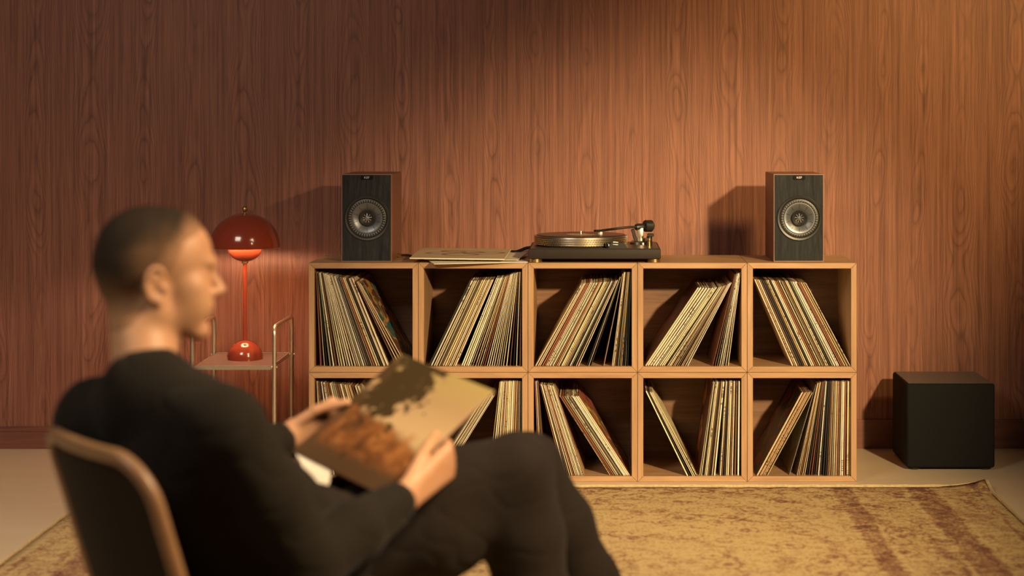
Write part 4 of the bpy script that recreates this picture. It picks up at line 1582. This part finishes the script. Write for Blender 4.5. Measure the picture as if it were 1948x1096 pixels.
EU = unit(A(A_V))                              # along the jacket's side edges
OUT_R = unit(A(A_U))                           # out over the near side edge
BC, LC = A(AL[1]), A(AL[0])
NRM = A(A_N)
R_K = BC + EU * 0.140 + OUT_R * 0.034 - NRM * 0.004
L_K = LC + EU * 0.128 - OUT_R * 0.032 - NRM * 0.004
R_TIP = BC + EU * 0.165 - OUT_R * 0.016 + NRM * 0.0105
L_TIP = LC + EU * 0.150 + OUT_R * 0.014 + NRM * 0.0105

person = empty('person', (-0.30, -2.45, 0.0), 'person in a black long-sleeved top and dark trousers, seated, holding an album', 'person')
pinv = -A(person.location)


def skin_material():
    t = NT('skin')
    co = t.coords()
    a = t.noise(co, 14, 4, 0.6)
    b = t.noise(co, 160, 3, 0.6)
    col = t.ramp(a, [(0.3, (0.40, 0.205, 0.105)), (0.7, (0.47, 0.26, 0.14))])
    t.bump(b, 0.08, 0.0006)
    t.bsdf.inputs['Subsurface Weight'].default_value = 0.0
    return t.out(col, 0.52, 0, 0.35)


f = Field((-1.10, -3.12, 0.00), (0.22, -2.02, 1.10), 0.0042)
head_prims(f)
ear_prims(f)
f.chain([H(-0.022, 0, -0.045), C7 + TN * 0.020 + TA * 0.010], [0.043, 0.052], 0.025)
f.cone(H(-0.042, 0, -0.035), C7 - TN * 0.010, 0.043, 0.050, 0.025)
f.cone(H(-0.002, 0, -0.066), 0.5 * (R_SH + L_SH) + TN * 0.015, 0.026, 0.040, 0.02)
f.cone(R_SH, L_SH, 0.052, 0.052, 0.03)
f.ell(PEL + TA * 0.36 - TN * 0.005, (0.145, 0.125, 0.078), TB, 0.03)
f.ell(PEL + TA * 0.20 - TN * 0.025, (0.130, 0.145, 0.062), TB, 0.03)
f.ell(PEL - TN * 0.015, (0.140, 0.095, 0.078), TB, 0.03)
for sh, el, wr in ((R_SH, R_EL, R_WR), (L_SH, L_EL, L_WR)):
    f.chain([sh, el, el + (wr - el) * 0.35, wr], [0.050, 0.039, 0.040, 0.0265], 0.012)
for hp, kn, an, sd in ((R_HIP, R_KN, R_AN, -1), (L_HIP, L_KN, L_AN, 1)):
    f.chain([hp, kn, kn + (an - kn) * 0.3, an], [0.070, 0.050, 0.050, 0.036], 0.015)
    f.cone(an - A((0, 0, 0.045)), an + A((0.115, 0.085, -0.062)), 0.030, 0.026, 0.015)
hand_prims(f, R_WR, R_K, R_TIP, -1, -OUT_R, NRM, EU)
hand_prims(f, L_WR, L_K, L_TIP, 1, OUT_R, NRM, EU)
V, Q = f.mesh()
body = vq_mesh('body', V + pinv, Q, skin_material(), person, 2)

# cropped hair: the head grown outwards by a depth that fades to nothing at the hairline


def hair_depth(P):
    q = (P - HC) @ HB.T / HS
    x, y, z = q[:, 0], q[:, 1], q[:, 2]
    # hairline height as a function of how far forward the point lies
    line = np.interp(x, [-0.12, -0.075, -0.045, -0.012, 0.010, 0.026, 0.040, 0.060, 0.075, 0.11],
                     [-0.112, -0.104, -0.090, -0.048, -0.006, 0.020, 0.060, 0.073, 0.088, 0.130])
    e = z - line
    top = np.clip((z - 0.045) / 0.06, 0, 1)
    back = np.clip((-x - 0.02) / 0.07, 0, 1) * np.clip((z + 0.03) / 0.05, 0, 1)
    full = 0.0022 + 0.0042 * top + 0.0026 * back
    return np.where(e > 0, np.minimum(full, -0.0006 + e * 0.16), -0.0006 + e * 0.35), e, top, back


hfld = Field(HC - 0.15, HC + 0.15, 0.0028)
head_prims(hfld)
hfld.chain([H(-0.022, 0, -0.045), C7 + TN * 0.020 + TA * 0.010], [0.043, 0.052], 0.025)
hfld.cone(H(-0.042, 0, -0.035), C7 - TN * 0.010, 0.043, 0.050, 0.025)
sl, P = hfld.block(HC - 0.16, HC + 0.16)
dep = hair_depth(P.reshape(-1, 3))[0].reshape(P.shape[:3])
hfld.f = (hfld.f - np.clip(dep, -0.012, 0.01)).astype(np.float32)
V, Q = hfld.mesh()
dd, e_, top_, back_ = hair_depth(V)
keep = (dd > -0.0035)
Qk = Q[keep[Q].all(1)]
used = np.unique(Qk)
rem = -np.ones(len(V), int)
rem[used] = np.arange(len(used))
t = NT('cropped_hair')
at_ = t.n('ShaderNodeAttribute', attribute_name='hair_mask')
nz = t.noise(t.coords(), 420, 2, 0.7)
nz2 = t.noise(t.coords(), 30, 3, 0.6)
mk = t.math('ADD', at_.outputs['Fac'], t.math('MULTIPLY', t.math('SUBTRACT', nz, 0.5), 0.25))
mk = t.math('ADD', mk, t.math('MULTIPLY', t.math('SUBTRACT', nz2, 0.5), 0.30))
t.bump(nz, 0.6, 0.002)
M_HAIR = t.out(t.mix(t.smooth(mk, 0.0, 1.0), (0.36, 0.195, 0.10), (0.022, 0.014, 0.008)), 0.75, 0, 0.15)
hair = vq_mesh('hair', V[used] + pinv, rem[Qk], M_HAIR, person, 1)
den = np.clip(np.clip(e_ / 0.075, 0, 1) * 0.55 + 0.35 * top_ + 0.38 * back_ + 0.06, 0, 1)[used]
atr = hair.data.attributes.new('hair_mask', 'FLOAT', 'POINT')
if len(den) == len(hair.data.vertices):
    atr.data.foreach_set('value', den.astype(np.float32))


def cloth_material(name, c):
    t = NT(name)
    co = t.coords()
    wv = t.noise(co, 700, 2, 0.6)
    big = t.noise(co, 6, 3, 0.6)
    col = t.mix(t.math('MULTIPLY', big, 0.5), c, [x * 0.6 for x in c])
    t.bump(wv, 0.2, 0.0008)
    m = t.out(col, 0.9, 0, 0.12)
    t.bsdf.inputs['Sheen Weight'].default_value = 0.03
    t.bsdf.inputs['Sheen Roughness'].default_value = 0.5
    return m


def folds(V, pairs, amp):
    """soft creases: noise stretched round each limb"""
    out = np.zeros(len(V))
    for i, v in enumerate(V):
        out[i] = 0.7 * mnoise.noise((v[0] * 6, v[1] * 6, v[2] * 10)) + 0.3 * mnoise.noise((v[0] * 19 + 4, v[1] * 19, v[2] * 11))
        n2 = mnoise.noise((v[0] * 11 + 9, v[1] * 11, v[2] * 17))
        out[i] -= 0.35 * (max(0.0, 0.22 - abs(n2)) / 0.22) ** 2     # sharp valley lines
    return out * amp


def cloth(name, fld, mat, amp):
    V, Q = fld.mesh()
    # push along the field gradient
    h = 0.004
    G = np.stack([fld.sample(V + np.eye(3)[k] * h) - fld.sample(V - np.eye(3)[k] * h) for k in range(3)], 1)
    G /= np.linalg.norm(G, axis=1)[:, None] + 1e-9
    V = V + G * folds(V, None, amp)[:, None]
    return vq_mesh(name, V + pinv, Q, mat, person, 2)


# top
f = Field((-1.12, -3.14, 0.28), (-0.20, -2.08, 0.90), 0.0060)
f.cone(R_SH + TA * 0.004, L_SH + TA * 0.004, 0.068, 0.068, 0.05)
f.cone(C7 + TA * 0.004 + TN * 0.012, C7 - TA * 0.10, 0.072, 0.10, 0.04)
for sh_ in (R_SH, L_SH):
    f.cone(C7 - TA * 0.006, sh_ + (C7 - sh_) * 0.15, 0.066, 0.066, 0.05)
f.cone(A((-0.715, -2.835, 0.575)), A((-0.625, -2.725, 0.385)), 0.100, 0.110, 0.05)
f.ell(PEL + TA * 0.345, (0.182, 0.135, 0.108), TB, 0.05)
f.ell(PEL + TA * 0.19 - TN * 0.018, (0.165, 0.165, 0.098), TB, 0.05)
f.ell(PEL + TA * 0.03 - TN * 0.015, (0.182, 0.120, 0.112), TB, 0.05)
f.cone(PEL + TA * 0.16 - TN * 0.03 + RD * 0.05, PEL - TN * 0.045 + RD * 0.06 - A((0, 0, 0.05)), 0.12, 0.125, 0.05)
f.chain([R_SH, R_SH + (R_EL - R_SH) * 0.5, R_EL, R_EL + (R_WR - R_EL) * 0.45, R_WR - unit(R_WR - R_EL) * 0.030], [0.070, 0.066, 0.060, 0.058, 0.042], 0.02)
f.chain([L_SH, L_SH + (L_EL - L_SH) * 0.5, L_EL, L_EL + (L_WR - L_EL) * 0.45, L_WR - unit(L_WR - L_EL) * 0.030], [0.070, 0.064, 0.056, 0.052, 0.040], 0.02)
cloth('long_sleeved_top', f, cloth_material('black_jersey', (0.0135, 0.0105, 0.0070)), 0.0075)
# collar band
bm = bmesh.new()
ND = unit(H(-0.022, 0, -0.045) - C7)
cb_c = C7 + ND * 0.022 + TN * 0.010
ax1 = unit(np.cross(ND, RD))
cr1 = unit(np.cross(ax1, ND))
pts = []
for k in range(40):
    a = 2 * math.pi * k / 40
    pts.append(cb_c + cr1 * (0.067 * math.cos(a)) + ax1 * (0.070 * math.sin(a)) + pinv)
tube(bm, pts, 0.0085, 10, closed=True)
finish('collar', bm, bpy.data.materials['black_jersey'], person)

# trousers
f = Field((-0.80, -2.90, 0.06), (0.22, -2.02, 0.68), 0.0060)
f.ell(PEL - TA * 0.01, (0.176, 0.115, 0.128), TB, 0.05)
for hp, kn, an in ((R_HIP, R_KN, R_AN), (L_HIP, L_KN, L_AN)):
    dn = A((0, 0, -1.0))
    f.chain([hp, hp + (kn - hp) * 0.55 - dn * 0.004, kn], [0.080, 0.086, 0.070], 0.03)
    f.chain([hp + dn * 0.05, hp + (kn - hp) * 0.55 + dn * 0.070, kn + (hp - kn) * 0.12 + dn * 0.075], [0.095, 0.090, 0.066], 0.04)
    f.chain([kn, kn + (an - kn) * 0.35, kn + (an - kn) * 0.7, an + A((0, 0, 0.02))], [0.072, 0.078, 0.076, 0.068], 0.025)
cloth('trousers', f, cloth_material('dark_brown_trouser_cloth', (0.0165, 0.0120, 0.0085)), 0.0055)
# shoes
for an in (R_AN, L_AN):
    g = Field(an - A((0.12, 0.12, 0.10)), an + A((0.24, 0.22, 0.06)), 0.006)
    hd2 = unit((0.80, 0.60, 0))
    g.chain([an - A((0, 0, 0.046)) - hd2 * 0.03, an - A((0, 0, 0.050)) + hd2 * 0.07, an - A((0, 0, 0.060)) + hd2 * 0.155], [0.046, 0.043, 0.034], 0.02)
    g.cone(an - A((0, 0, 0.045)), an + A((0, 0, 0.01)), 0.045, 0.046, 0.02)
    V, Q = g.mesh()
    V[:, 2] = np.maximum(V[:, 2], 0.0088)
    vq_mesh('shoe', V + pinv, Q, M_BLACK, person, 1)
